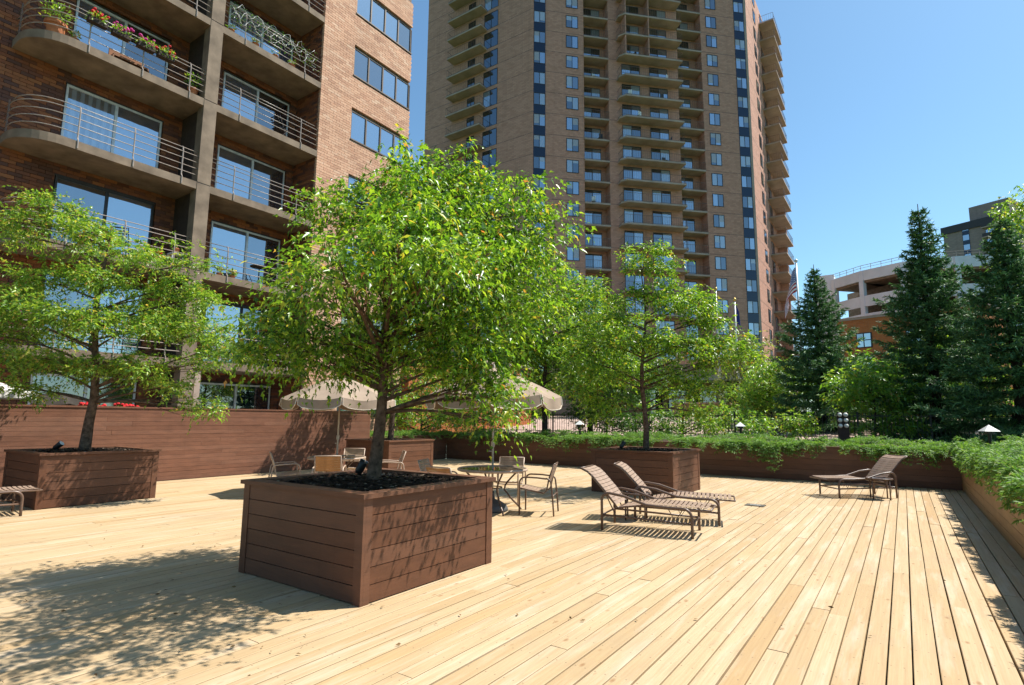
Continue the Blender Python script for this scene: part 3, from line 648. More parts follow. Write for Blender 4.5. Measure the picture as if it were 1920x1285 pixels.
# spruces
def spruce(label, x, y, height, rbase, seed, zlow=0.5):
    rr = random.Random(seed); g2 = np.random.default_rng(seed)
    t = thing('spruce_tree', label, 'tree', (x, y, GZ-0.03), group='dark spruces behind the far wall')
    MB().tube([(0, 0, -0.1), (0.02, 0, height*.3), (-0.02, 0.03, height*.65), (0, 0, height)], [rbase*.075, rbase*.055, rbase*.03, 0.012], 8).build('trunk', 'bark_dark', t, smooth=True)
    P, D = [], []; bm = MB()
    z = zlow
    while z < height-0.30:
        f = (z-zlow)/(height-zlow); R = rbase*(1-f)**1.02*rr.uniform(0.72, 1.10)+0.05
        nb = max(5, int(6+7*(1-f))); a0 = rr.uniform(0, 6.28)
        for k in range(nb):
            a = a0+6.283*k/nb+rr.uniform(-.22, .22); L = R*rr.uniform(.62, 1.22); up_ = 0.50*f-0.12+rr.uniform(-.10, .12)
            pts = []
            for s in range(7):
                q = s/6; pts.append(np.array((math.cos(a)*L*q, math.sin(a)*L*q, z+L*(up_*q-0.22*(1-f)*q+0.26*q*q*q))))
            bm.tube([tuple(p) for p in pts], [max(.004, .018*(1-q/6.3)*L/rbase+.003) for q in range(7)], 4, caps=False)
            nt_ = int((12+40*L/2.2)*(1.0 if f < .72 else 0.62 if f < .86 else .38))
            q = g2.uniform(0.10, 1.0, nt_); i0 = np.clip((q*6).astype(int), 0, 5); fr_ = q*6-i0; pa = np.array(pts)
            st = pa[i0]*(1-fr_[:, None])+pa[i0+1]*fr_[:, None]
            side = np.where(g2.random(nt_) < .5, 1, -1); fwd = np.array((math.cos(a), math.sin(a), 0)); sd = np.array((-math.sin(a), math.cos(a), 0))
            tl = L*0.26*(1.35-q)*g2.uniform(.6, 1.2, nt_)+0.03+0.07*(1-f)
            d = fwd[None]*.75+sd[None]*side[:, None]*.75+np.array((0, 0, 1.))[None]*g2.normal(-.10, .16, nt_)[:, None]; d /= np.linalg.norm(d, axis=1, keepdims=True)
            nn = 8
            for j in range(nn):
                ff = (j+g2.random(nt_))/nn
                P.append(st+d*(tl*ff)[:, None]); D.append(d*.9+g2.normal(0, .55, (nt_, 3))+np.array((0, 0, .12)))
        z += 0.20+0.22*(1-f)*rr.uniform(.7, 1.3)
    bm.build('branches', 'bark_dark', t)
    tmpl = np.array([(-.1, -.13, 0), (.9, -.06, .03), (1.0, .05, .03), (0, .14, 0)])
    tag(put('crown', leaves_mesh('crown', np.concatenate(P), np.concatenate(D), 0.145, 'spruce_needle', tmpl, [(0, 1, 2, 3)]), t), kind='stuff')
    return t
spruce('shorter dark spruce standing next to the star spangled flag', -3.04, 29.85, 8.25, 3.1, 31)
spruce('tall dark spruce rising in front of the parking garage', 1.07, 26.98, 9.45, 2.9, 32)
spruce('dark spruce at the edge of the picture beside the yellow green tree', 3.1, 23.9, 7.6, 2.7, 33)

# junipers spilling over the low walls: uncountable ground cover
def juniper(name, label, spots, seed):
    g2 = np.random.default_rng(seed); P, D = [], []; st_ = MB()
    for (x, y, z, ang, L, rise, fall) in spots:
        n = 9; q = np.linspace(0, 1, n); dx, dy = math.cos(ang), math.sin(ang)
        px = x+dx*L*q; py = y+dy*L*q; pz = z+rise*np.sin(q*2.2)-fall*q*q
        pts = np.stack([px, py, pz], 1)
        for s in range(n-1):
            t = pts[s+1]-pts[s]; t = t/np.linalg.norm(t); sd = np.cross(t, (0, 0, 1.)); sd /= np.linalg.norm(sd)+1e-6
            for side in (-1, 1):
                m_ = 3; fl = L*0.20*(1.15-q[s])*g2.uniform(.7, 1.3)
                d = t*.8+sd*side*.7+g2.normal(0, .18, 3); d /= np.linalg.norm(d)
                for j in range(m_):
                    f = (j+.4)/m_; b0 = pts[s]+d*fl*f
                    for e in (-1, 0, 1):
                        P.append(b0); D.append(d*.8+np.cross(d, (0, 0, 1.))*e*.55+g2.normal(0, .22, 3)+np.array((0, 0, .12)))
    tmpl = np.array([(-.05, -.10, 0), (.75, -.07, .05), (1.0, .0, .03), (.7, .08, .05)])
    me = leaves_mesh(name, np.array(P), np.array(D), 0.082, 'juniper_leaf', tmpl, [(0, 1, 2, 3)])
    return tag(put(name, me), label, 'juniper', kind='stuff')
rr = random.Random(5); sp = []
x = DX0+0.2
while x < DX1+0.6:
    for row in range(5):
        y = DY1+0.10+row*0.34+rr.uniform(-.1, .1); ang = -math.pi/2+rr.uniform(-.9, .9) if row < 2 else rr.uniform(0, 6.28)
        L = rr.uniform(.4, 1.0)*(0.75+.45*math.sin(x*2.3)*math.sin(x*.9)); sp.append((x+rr.uniform(-.12, .12), y, GZ+0.02+0.02*row, ang, L, rr.uniform(.10, .24), rr.uniform(.12, .34) if row < 2 else rr.uniform(0, .15)))
    x += 0.15
for hx, hl in ((-8.4, .75), (-8.1, .6), (-3.1, .95), (-3.3, .7), (-1.9, .5), (-6.9, .5), (-4.4, .45), (0.4, .6), (-9.4, .6), (-0.4, .45), (-5.6, .5), (-7.6, .55), (-10.3, .6), (-11.2, .5), (-2.5, .4), (-0.9, .5), (-12.4, .5), (-13.5, .5)):
    for k in range(7): sp.append((hx+rr.uniform(-.25, .25), DY1-0.03, GZ+0.07, -math.pi/2+rr.uniform(-.5, .5), hl*rr.uniform(.5, .8), .12, hl*rr.uniform(.6, 1.0)))
for k in range(130):
    sp.append((rr.uniform(-11.5, .9), DY1+rr.uniform(-.02, .12), GZ+.09, -math.pi/2+rr.uniform(-.9, .9), rr.uniform(.25, .6), rr.uniform(.06, .16), rr.uniform(.1, .55)))
for k in range(150):
    sp.append((DX0-.12-abs(rr.gauss(0, .5)), rr.uniform(13.6, DY1), GZ+.05, rr.uniform(-1.2, 1.2), rr.uniform(.4, .7), rr.uniform(.1, .25), rr.uniform(.1, .35)))
def patchy(q): return (math.sin(q[0]*3.1+q[1]*1.7)+math.sin(q[0]*1.3-q[1]*2.9+1)+rr.uniform(-1.0, 1.0)) > -1.35
sp = [(q[0], q[1], q[2]+.07*math.sin(q[0]*1.9+q[1])*math.sin(q[1]*2.3), *q[3:]) for q in sp if patchy(q)]
juniper('juniper_hedge', 'green juniper spilling over the far low wall', sp, 41)
sp = []; y = -1.5
while y < DY1+0.5:
    near = 1.0
    for row in range(7):
        x = DX1+0.30+row*0.30+rr.uniform(-.1, .1); ang = math.pi+rr.uniform(-1.0, 1.0) if row < 3 else rr.uniform(0, 6.28)
        L = rr.uniform(.30, .50) if row < 2 else rr.uniform(.45, .8); sp.append((x, y+rr.uniform(-.1, .1), GZ+0.03+0.035*row, ang, L, rr.uniform(.14, .32), rr.uniform(.08, .40) if row < 3 else rr.uniform(0, .12)))
    y += 0.15
for k in range(150):
    sp.append((DX1+0.08, rr.uniform(5.5, DY1), GZ+0.10, math.pi+rr.uniform(-.9, .9), rr.uniform(.22, .34), .12, rr.uniform(.15, .55)))
sp = [(q[0], q[1], q[2]+.10*math.sin(q[0]*2.9+q[1]*.8)*math.sin(q[1]*1.7), *q[3:]) for q in sp if patchy(q)]
juniper('juniper_hedge', 'thick green juniper mound on top of the low side wall', sp, 43)

# ------------------------------------------------------------------ loungers, tables, chairs, umbrellas
strap_cache = {}
def strap(parent, x, z, pitch, w, width, mat, sagz=0.012):
    """one vinyl strap across the frame at (x, z), tilted by pitch in the side view"""
    key = (round(w, 3), round(width, 2), mat)
    if key not in strap_cache:
        m = MB(); n = 6; i0 = 0
        for k in range(n+1):
            f = k/n*2-1; y = f*width/2; s = -sagz*(1-f*f)
            m.v += [(-w/2, y, s+.003), (w/2, y, s+.003), (w/2, y, s-.003), (-w/2, y, s-.003)]
        for k in range(n):
            for j in range(4): m.f.append((k*4+j, k*4+(j+1) % 4, k*4+4+(j+1) % 4, k*4+4+j)); m.mi.append(0)
        m.f += [(3, 2, 1, 0), (n*4, n*4+1, n*4+2, n*4+3)]; m.mi += [0, 0]
        strap_cache[key] = m.mesh('strap', mat, False)
    o = put('strap', strap_cache[key], parent, (x, 0, z)); o.rotation_euler = (0, -pitch, 0); return o
def make_lounger(label):
    t = thing('sun_lounger', label, 'sun lounger', group='strapped sun loungers on the deck')
    for s in (-1, 1):
        y = s*0.335
        # arm and leg hoop of one side: rear leg, rounded arm, slope to the seat rail, front leg
        path = [(-.63, y, 0), (-.63, y, .40)]+arc((-.52, .42), .11, 180, 85, 6, y=y)+[(-.30, y, .50), (.02, y, .40), (.30, y, .385), (.50, y, .385)]+arc((.52, .265), .12, 90, 0, 6, y=y)+[(.64, y, .12), (.64, y, 0)]
        MB().tube(path, .020, 8).build('side_frame', 'tube_bronze', t, smooth=True)
        MB().tube([(-.63, y*.96, .215), (.64, y*.96, .185)], .015, 6).build('stretcher', 'tube_bronze', t, smooth=True)
        yy = s*0.292
        MB().tube([(-.44, yy, .31), (-.30, yy, .345), (.0, yy, .385), (.45, yy, .385), (.88, yy, .375)], .0135, 6).build('seat_rail', 'tube_bronze', t, smooth=True)
        MB().tube([(-.40, yy, .315), (-.60, yy, .55), (-.78, yy, .745), (-.86, yy, .815), (-.97, yy, .865)], .0135, 6).build('back_rail', 'tube_bronze', t, smooth=True)
        MB().tube([(-.66, yy*.8, .62), (-.46, yy*.8, .22)], .009, 5).build('back_stay', 'tube_bronze', t)
        MB().tube([(.30, yy*.9, .375), (.40, yy*.9, .20), (.52, yy*.9, .375)], .007, 5).build('seat_stay', 'tube_bronze', t)
    for x, z in ((-.63, .215), (.64, .185)):
        MB().tube([(x, -.32, z), (x, .32, z)], .014, 6).build('cross_bar', 'tube_bronze', t, smooth=True)
    for x, z in ((-.44, .31), (.88, .375), (-.97, .865)):
        MB().tube([(x, -.292, z), (x, .292, z)], .0125, 6).build('cross_rail', 'tube_bronze', t, smooth=True)
    for k in range(19):
        x = -.37+k*.0655; z = .405 if x > .0 else .405+(x*.19); strap(t, x, z, 0.19*0.6 if x < 0 else 0.0, .046, .60, 'strap_brown')
    prof = [(-.42, .335), (-.60, .55), (-.78, .745), (-.86, .815), (-.97, .865)]; d = 0.03
    seg = [math.dist(prof[i], prof[i+1]) for i in range(4)]; tot = sum(seg); n = 12
    for k in range(n):
        s = 0.03+(tot-0.05)*(k+.5)/n; i = 0
        while s > seg[i] and i < 3: s -= seg[i]; i += 1
        a, b_ = prof[i], prof[i+1]; f = s/seg[i]; pt = (a[0]+(b_[0]-a[0])*f, a[1]+(b_[1]-a[1])*f)
        ang = math.atan2(b_[1]-a[1], b_[0]-a[0]); strap(t, pt[0]+.012, pt[1]+.012, ang+math.pi, .053, .60, 'strap_brown')
    return t
LG = [('nearer of the two brown strapped loungers in front of the far planter', (-3.15, 8.17), 8.6),
      ('farther of the two brown strapped loungers, half shaded by the maple', (-3.13, 9.30), 15.0),
      ('lone brown strapped lounger by the far low wall', (-.92, 14.61), 218.5),
      ('cropped strapped lounger at the picture edge beside the planter by the fence', (-11.98, 2.55), 84.0)]
lg = make_lounger(LG[0][0])
for k in (1, 2, 3): dup(lg, (*LG[k][1], 0.004), math.radians(LG[k][2]), LG[k][0])
lg.location = (*LG[0][1], 0.004); lg.rotation_euler = (0, 0, math.radians(LG[0][2]))

def make_side_table(label):
    t = thing('side_table', label, 'side table', group='small round side tables')
    ring = [(.235*math.cos(a), .235*math.sin(a), .42) for a in [2*math.pi*k/28 for k in range(28)]]
    MB().tube(ring, .0145, 8, closed=True).build('rim', 'tube_bronze', t, smooth=True)
    MB().lathe([(.222, .412), (.222, .420)], 28).build('top', 'glass_room', t)
    for k in range(4):
        a = math.pi/4+k*math.pi/2; MB().tube([(.215*math.cos(a), .215*math.sin(a), .41), (.215*math.cos(a), .215*math.sin(a), 0)], .014, 8).build('leg', 'tube_bronze', t, smooth=True)
    return t
st = make_side_table('small round side table between the two brown loungers'); st.location = (-3.66, 8.88, .004); st.rotation_euler = (0, 0, .3)
dup(st, (-.50, 14.36, .004), .2, 'small round side table in front of the lone lounger')

def make_table(label):
    t = thing('dining_table', label, 'table', group='round patio tables')
    n = 40; ring = [(.60*math.cos(2*math.pi*k/n), .60*math.sin(2*math.pi*k/n), .71) for k in range(n)]
    MB().tube(ring, .024, 8, closed=True).build('rim', 'tube_tan', t, smooth=True)
    MB().lathe([(.585, .706), (.585, .718)], 40).build('glass_top', 'table_glass', t)
    for k in range(4):
        a = math.pi/4+k*math.pi/2+.2; c, s = math.cos(a), math.sin(a); P = []
        for q in range(11):
            f = q/10; z = .70*(1-f); r = .50-.30*math.sin(f*math.pi)**1.3*(1 if f < .6 else .85)+.05*f; P.append((r*c, r*s, z))
        MB().tube(P, .016, 7).build('leg', 'tube_bronze', t, smooth=True)
    MB().tube([(.17*math.cos(2*math.pi*k/18), .17*math.sin(2*math.pi*k/18), .40) for k in range(18)], .010, 6, closed=True).build('leg_ring', 'tube_bronze', t, smooth=True)
    return t
glass('table_glass', (0.24, 0.19, 0.13, 1), 0.10, (0.9, 0.9, 0.85, 1))
TBR, TBL = (-6.02, 8.15), (-10.32, 8.2)
tb = make_table('round glass patio table right behind the foreground planter'); tb.location = (*TBR, .004)
dup(tb, (*TBL, .004), .5, 'round glass patio table near the tall fence')

def make_umbrella(label):
    t = thing('patio_umbrella', label, 'umbrella', group='beige patio umbrellas')
    R, zh, za = 1.22, 1.99, 2.50; vh = 0.19
    cor = [(R*math.cos(2*math.pi*k/8), R*math.sin(2*math.pi*k/8)) for k in range(8)]
    for k in range(8):
        (x0, y0), (x1, y1) = cor[k], cor[(k+1) % 8]; m = MB(); N, W_ = 6, 6; idx = {}
        for a in range(N+1):
            f = 0.03+0.97*a/N
            for b_ in range(W_+1):
                g_ = b_/W_; sag = 0.07*f*math.sin(g_*math.pi); z = za-(za-zh)*f**1.22-sag*.8
                x, y = (x0+(x1-x0)*g_)*f, (y0+(y1-y0)*g_)*f; idx[a, b_] = len(m.v); m.v.append((x*(1-.012*math.sin(g_*math.pi)), y*(1-.012*math.sin(g_*math.pi)), z))
        for a in range(N):
            for b_ in range(W_): m.f.append((idx[a, b_], idx[a+1, b_], idx[a+1, b_+1], idx[a, b_+1])); m.mi.append(0)
        m.build('canopy_panel', 'umbrella_cloth', t, smooth=True)
        v = MB(); vi = {}; edge = []
        for a in range(4):
            f = a/3
            for b_ in range(9):
                g_ = b_/8; gg = 0.02+.96*g_; s_ = math.sin(g_*math.pi); z = zh-.056*s_-vh*f*(1 if 0 < b_ < 8 else .80)
                x, y = x0+(x1-x0)*gg, y0+(y1-y0)*gg; o_ = 1.0+.012*f+.020*f*math.sin(g_*math.pi*3+k); vi[a, b_] = len(v.v); v.v.append((x*o_, y*o_, z))
                if a == 3: edge.append((x*o_, y*o_, z))
        for a in range(3):
            for b_ in range(8): v.f.append((vi[a, b_], vi[a+1, b_], vi[a+1, b_+1], vi[a, b_+1])); v.mi.append(0)
        fl = v.build('valance_flap', 'umbrella_cloth', t, smooth=True)
        e2 = [v.v[vi[a, 0]] for a in range(4)]+edge[1:]+[v.v[vi[a, 8]] for a in (2, 1, 0)]
        MB().tube(e2, .007, 4).build('piping', 'piping', fl)
        MB().tube([(0, 0, za-.06), (x0*.5, y0*.5, za-.06-(za-zh)*.46), (x0*.985, y0*.985, zh-.012)], .008, 5).build('rib', 'tube_tan', t)
        MB().tube([(0.02*x0, .02*y0, 1.86), (x0*.5, y0*.5, za-.06-(za-zh)*.46)], .006, 5).build('strut', 'tube_tan', t)
    MB().tube([(0, 0, .05), (0, 0, za-.02)], .019, 10).build('pole', 'pole_beige', t, smooth=True)
    MB().lathe([(.03, 0), (.034, .02), (.034, .08), (.025, .10)], 12, (0, 0, 1.10)).build('tilt_joint', 'pole_beige', t)
    MB().tube([(-.075, 0, 1.02), (.0, 0, 1.02)], .010, 6).build('crank_handle', 'pole_beige', t)
    MB().lathe([(.008, 0), (.03, .02), (.02, .07), (.004, .10)], 10, (0, 0, za-.02)).build('finial', 'pole_beige', t)
    MB().lathe([(.27, 0), (.285, .03), (.25, .10), (.14, .17), (.05, .20), (.035, .30), (.03, .34)], 24).build('base', 'base_grey', t, smooth=True)
    return t
simple('pole_beige', (0.50, 0.42, 0.33), 0.5, use_obj=True); simple('base_grey', (0.10, 0.105, 0.11), 0.45)
um = make_umbrella('beige patio umbrella over the table behind the foreground planter'); um.location = (*TBR, .004); um.rotation_euler = (0, 0, .55)
dup(um, (*TBL, .004), .15, 'beige patio umbrella in front of the tall fence')

def make_chair(label, strap_m='strap_tan', tube_m='tube_tan'):
    """faces +x: arms and front legs one loop each, strapped back and seat"""
    t = thing('patio_chair', label, 'chair', group='strapped patio chairs round the tables')
    for s in (-1, 1):
        y = s*.285
        path = [(.25, y, 0), (.25, y, .50)]+arc((.15, .52), .10, 0, 90, 5, y=y)+[(-.05, y, .615), (-.20, y, .60)]+arc((-.20, .52), .085, 95, 180, 5, y=y)+[(-.31, y, .30), (-.33, y, 0)]
        MB().tube(path, .0145, 7).build('arm_frame', tube_m, t, smooth=True)
        yy = s*.245
        MB().tube([(.25, yy, .43), (.20, yy, .425), (-.14, yy, .36)]+arc((-.13, .44), .08, 265, 190, 4, y=yy)+[(-.25, yy, .62), (-.33, yy, .84)], .0125, 6).build('seat_frame', tube_m, t, smooth=True)
    for x, z in ((.25, .43), (-.33, .84), (-.31, .32)):
        MB().tube([(x, -.285 if z < .8 else -.245, z), (x, .285 if z < .8 else .245, z)], .0115, 6).build('cross_rail', tube_m, t, smooth=True)
    for k in range(7):
        f = k/6; strap(t, .21-.34*f, .437-.062*f, .185, .052, .50, strap_m)
    for k in range(6):
        f = k/5; strap(t, -.228-.088*f, .565+.245*f, -1.22, .046, .50, strap_m, .02)
    return t
def place_chair(c, at, face, label, first):
    rz = math.atan2(face[1]-at[1], face[0]-at[0])
    if first: c.location = (*at, .004); c.rotation_euler = (0, 0, rz); c['label'] = label
    else: dup(c, (*at, .004), rz, label)
cb = make_chair('brown chair', 'strap_brown', 'tube_bronze')
place_chair(cb, (-5.28, 8.44), (-6.05, 8.12), 'brown strapped chair drawn up on the open side of the table by the loungers', True)
ct = make_chair('tan chair')
place_chair(ct, (-6.30, 9.00), TBR, 'tan strapped chair behind the umbrella pole, facing the camera', True)
place_chair(ct, (-6.92, 7.78), TBR, 'grey looking strapped chair beyond the foreground planter, left of the umbrella pole', False)
place_chair(ct, (-10.82, 7.30), TBL, 'tan strapped chair nearest the fence shadow, left of the far table', False)
place_chair(ct, (-10.86, 9.02), TBL, 'tan strapped chair tucked behind the far table with its back to the far planter', False)
place_chair(ct, (-9.62, 9.10), TBL, 'tan strapped chair on the near side of the far table, seen past the tree trunk', False)
co = make_chair('orange chair', 'strap_orange', 'tube_tan')
place_chair(co, (-9.52, 7.40), TBL, 'orange brown backed chair turned away from the camera at the far table', True)
place_chair(co, (-5.98, 6.98), TBR, 'orange brown chair back just showing above the foreground planter rim', False)

N = 240; P = np.stack([RNG.uniform(-9.5, .9, N), RNG.uniform(.8, 16, N), np.full(N, .012)], 1)
near = RNG.random(N) < .55; P[near, 0] = RNG.normal(-5.0, 1.6, near.sum()); P[near, 1] = RNG.normal(3.2, 1.3, near.sum())
ins = np.zeros(N, bool)
for c_ in PL.values(): ins |= (abs(P[:, 0]-c_[0]) < 1.02) & (abs(P[:, 1]-c_[1]) < 1.02)
P = P[~ins & (P[:, 0] < .95)]; D = RNG.normal(0, 1, P.shape); D[:, 2] = RNG.uniform(0, .15, len(P))
simple('dry_leaf', (0.17, 0.10, 0.035), 0.8)
tag(put('fallen_leaves', leaves_mesh('fallen_leaves', P, D, .038, 'dry_leaf', OVAL, OVAL_F)), 'dry leaf litter scattered on the deck boards', 'leaves', kind='stuff')
# floodlights in the planters, drain plate in the deck
def flood(label, loc, yaw, tilt, lens=True):
    t = thing('floodlight', label, 'floodlight', loc, yaw, 'planter floodlights')
    MB().tube([(0, 0, -.03), (0, 0, .06)], .012, 6).build('stake', 'black_plastic', t)
    c, s = math.cos(tilt), math.sin(tilt); a = Vector((-c*.07, 0, .10-s*.07)); b_ = Vector((c*.10, 0, .10+s*.10))
    MB().tube([a, a.lerp(b_, .2), a.lerp(b_, .75), b_], [.028, .048, .052, .055], 12).build('housing', 'black_plastic', t, smooth=True)
    d = (b_-a).normalized(); MB().tube([b_, b_+d*.004], .047, 12).build('lens', 'lens_glass', t)
    return t
flood('black floodlight standing in the mulch of the foreground planter', (-5.35, 4.60, .90), math.radians(60), math.radians(62))
flood('black floodlight with a pale lens in the planter by the fence', (-13.15, 4.0, .90), math.radians(40), math.radians(40))
flood('black floodlight in the planter behind the loungers', (-5.45, 12.45, .90), math.radians(70), math.radians(45))
flood('black floodlight in the planter at the far end of the fence', (-13.5, 12.2, .90), math.radians(70), math.radians(45))
t = thing('drain_cover', 'small dark metal drain cover set in the deck boards', 'drain cover', (-2.43, 11.72, .004), 0)
MB().box(-.17, .17, -.13, .13, .0, .010).build('plate', 'drain_metal', t)
MB().box(-.09, .09, -.014, .014, .0105, .013).build('name_plate', 'white_paint', t)
for k in (-1, 1):
    for j in (-1, 1): MB().lathe([(.008, .0101), (.006, .013)], 8, (k*.15, j*.11, 0)).build('screw', 'rail_metal', t)

# ------------------------------------------------------------------ garden lights, iron fence, flags
def bollard(label, x, y):
    t = thing('path_light', label, 'path light', (x, y, GZ), group='pyramid path lights')
    MB().tube([(0, 0, -.05), (0, 0, .48)], .035, 8).build('post', 'black_plastic', t)
    MB().lathe([(.09, .48), (.09, .55)], 12).build('lamp', 'dark_frame', t)
    m = MB(); m.v += [(-.155, -.155, .55), (.155, -.155, .55), (.155, .155, .55), (-.155, .155, .55), (0, 0, .70)]; m.f += [(3, 2, 1, 0), (0, 1, 4), (1, 2, 4), (2, 3, 4), (3, 0, 4)]; m.mi += [0]*5
    m.build('cap', 'white_paint', t, rz=.35)
bollard('pyramid capped path light below the flagpoles', -4.61, 20.49)
bollard('pyramid capped path light in the dark under the outermost spruce', 1.62, 17.1)
bollard('pyramid capped path light next to the beige umbrella', -9.63, 18.3)
t = thing('globe_lamp_post', 'dark square lamp post with six white globes under the spruce', 'lamp post', (-1.70, 22.43, GZ), math.radians(6))
MB().box(-.17, .17, -.17, .17, -.05, 1.06).build('post', 'partition_brown', t)
sph = [(max(.001, .072*math.sin(math.pi*k/8)), -.072*math.cos(math.pi*k/8)) for k in range(9)]
for i in (-1, 1):
    for j in range(3): MB().lathe(sph, 12, (i*.086, -.19, .97-.185*j)).build('globe', 'globe_lamp', t, smooth=True)
t = thing('iron_fence', 'thin dark iron fence beyond the planting bed', 'fence', (0, DY1+7.4, GZ))
for k in range(12):
    x0 = -19+k*2.2; MB().box(x0-.03, x0+.03, -.03, .03, -.1, 1.12).build('post', 'black_plastic', t)
    m = MB()
    for j in range(1, 17): xx = x0+j*2.2/17; m.box(xx-.008, xx+.008, -.008, .008, .08, 1.03)
    tag(m.build('pickets', 'black_plastic', t), kind='stuff')
    for z in (.14, .94): MB().box(x0+.031, x0+2.169, -.014, .014, z, z+.03).build('rail', 'black_plastic', t)

def flagpole(label, x, y, h, knob):
    t = thing('flagpole', label, 'flagpole', (x, y, GZ-.05))
    MB().tube([(0, 0, 0), (0, 0, h*.5), (0, 0, h)], [.085, .075, .05], 10).build('pole', 'pole_grey', t, smooth=True)
    MB().lathe([(max(.002, .12*math.sin(math.pi*k/6)), -.12*math.cos(math.pi*k/6)) for k in range(7)], 10, (0, 0, h+.14)).build('finial', knob, t, smooth=True)
    MB().lathe([(.22, 0), (.22, .08), (.12, .16)], 12).build('foot', 'pole_grey', t)
flagpole('tall pale flagpole carrying the limp white flag', -10.41, 40.69, 10.0, 'gold')
flagpole('flagpole carrying the dark blue flag', -9.25, 41.1, 9.15, 'gold')
flagpole('flagpole carrying the striped flag next to the shorter spruce', -5.28, 41.65, 11.5, 'pole_grey')
def flag(label, x, y, ztop, hoist, fly, colour_of, mats, width, gx=-1):
    """cloth hanging slack from its hoist: rows run along the fly, columns along the hoist"""
    m = MB(); NU, NV = 26, 26; idx = {}
    for i in range(NU+1):
        u = i/NU
        for j in range(NV+1):
            v = j/NV
            # slack cloth: the fly hangs down, gathering in folds
            out_ = width*(1-(1-u)**2.2)*(0.55+.45*v); fold = .10*u*math.sin(u*9+v*3.0)
            z = ztop-hoist*v-(fly*.62*u**1.35)*(1-.25*v)
            d = rt*gx*out_; p = Vector((x, y, 0))+rt*gx*.07+d*1.0+Vector((-rt.y, rt.x, 0))*fold; idx[i, j] = len(m.v); m.v.append((p.x, p.y, z))
    for i in range(NU):
        for j in range(NV):
            m.f.append((idx[i, j], idx[i+1, j], idx[i+1, j+1], idx[i, j+1])); m.mi.append(colour_of(i/NU, j/NV))
    o = m.build('flag', mats, smooth=True); tag(o, label, 'flag')
def us(u, v):
    if u < .40 and v < .54:
        return 0 if (int(u*26) % 2 and int(v*26) % 2) else 2
    return 1 if int(v*13) % 2 == 0 else 0
flag('limp red and white striped flag with a blue starred canton', -5.28, 41.65, 12.0, 1.7, 4.2, us, ['flag_white', 'flag_red', 'flag_blue'], .95)
flag('limp white flag with a faint green emblem', -10.41, 40.69, 10.6, 1.5, 2.6, lambda u, v: 1 if (u-.5)**2+(v-.5)**2 < .02 or (.8 < u and v > .7) else 0, ['flag_white', 'flag_green'], .42)
flag('limp dark blue flag on the shorter flagpole', -9.25, 41.1, 9.7, 1.3, 2.0, lambda u, v: 0, ['flag_blue', 'flag_white'], .40, 1)

# ------------------------------------------------------------------ the brick apartment building beside the fence
FX, WX = -17.3, -18.75                    # balcony edge / brick face, recessed wall
SL = [0.52+2.727*k for k in range(8)]      # slab tops
Y0, YC0, YC1, YB, YE = -7.5, 8.0, 8.4, 12.16, 16.8
apt = thing('apartment_building', 'brick apartment building with balconies behind the tall board fence', 'building', (0, 0, 0))
ZT = 21.8
MB().box(-32, WX-0.13, Y0, YE-0.02, 0.1, ZT).build('wall_core', 'mortar', apt)
MB().box(WX-0.13, FX-0.125, YB+0.02, YE-0.02, 0.1, ZT).build('wall_core', 'mortar', apt)
DOORS = [(4.98, 7.48), (9.28, 11.84), (-1.2, 1.3)]
WIN = (13.62, 16.72)
bricks = []     # (face, along0, along1, z0, z1)
BL, BHt, J = 0.298, 0.0905, 0.010
def lay(face, a0, a1, z0, z1, holes):
    k = 0; z = z0
    while z < z1-0.02:
        a = a0-(BL+J)*random.choice((0.5,)) if k % 2 else a0
        while a < a1:
            p, q = max(a, a0), min(a+BL, a1)
            segs = [(p, q)]
            for (h0, h1, y0_, y1_) in holes:
                if z+BHt > y0_ and z < y1_:
                    new = []
                    for s0, s1 in segs:
                        if s1 <= h0 or s0 >= h1: new.append((s0, s1)); continue
                        if s0 < h0: new.append((s0, h0))
                        if s1 > h1: new.append((h1, s1))
                    segs = new
            for s0, s1 in segs:
                if s1-s0 > 0.03: bricks.append((face, s0, s1, z, min(z+BHt, z1)))
            a += BL+J
        z += BHt+J; k += 1
holes = [(d0-.04, d1+.04, s, s+2.20) for d0, d1 in DOORS for s in SL]
lay('w', 1.2, YB, 0.55, 19.2, holes)                                     # recessed wall (normal +X)
lay('f', YB, YE, 0.55, 20.5, [(WIN[0], WIN[1]+.2, s+1.14, s+2.39) for s in SL])   # projecting face
lay('r', 0.0, FX-WX, 0.55, 19.2, [])                                     # return wall of the recess (normal -Y)
def bbox_of(b_):
    f, s0, s1, z0, z1 = b_; pr = 0.006
    if f == 'w': return (WX-.11, WX+U(-.002, .002), s0, s1, z0, z1)
    if f == 'f': return (FX-.11, FX+U(-.002, .002), s0, s1, z0, z1)
    return (WX+s0+.002, WX+s1-.113, YB+U(-.002, .002), YB+.10, z0, z1) if s1 > (FX-WX)-.115 else (WX+s0+.002, WX+s1, YB+U(-.002, .002), YB+.10, z0, z1)
parts = [b_ for b_ in bricks if b_[0] == 'f' and b_[3] > 9.2 and b_[2] < 14.6 and b_[1] > YB+.01 and b_[3] < 17.6][::3][:170]
ids = set(map(id, parts)); pw = [b_ for b_ in bricks if b_[0] == 'w' and 2.6 < b_[1] < 4.7 and 8.9 < b_[3] < 11.1]
pw = pw[:130]; ids |= set(map(id, pw)); parts += pw
bm_cache = {}
for b_ in parts:
    x0, x1, y0, y1, z0, z1 = bbox_of(b_); mat = 'sunlit_brick' if b_[0] == 'f' else 'brick'; key = mat
    if key not in bm_cache: bm_cache[key] = MB().box(-.5, .5, -.5, .5, -.5, .5).mesh('brick', mat)
    put('brick', bm_cache[key], apt, ((x0+x1)/2, (y0+y1)/2, (z0+z1)/2), 0, (x1-x0, y1-y0, z1-z0))
jm = {'f': MB(), 'w': MB()}
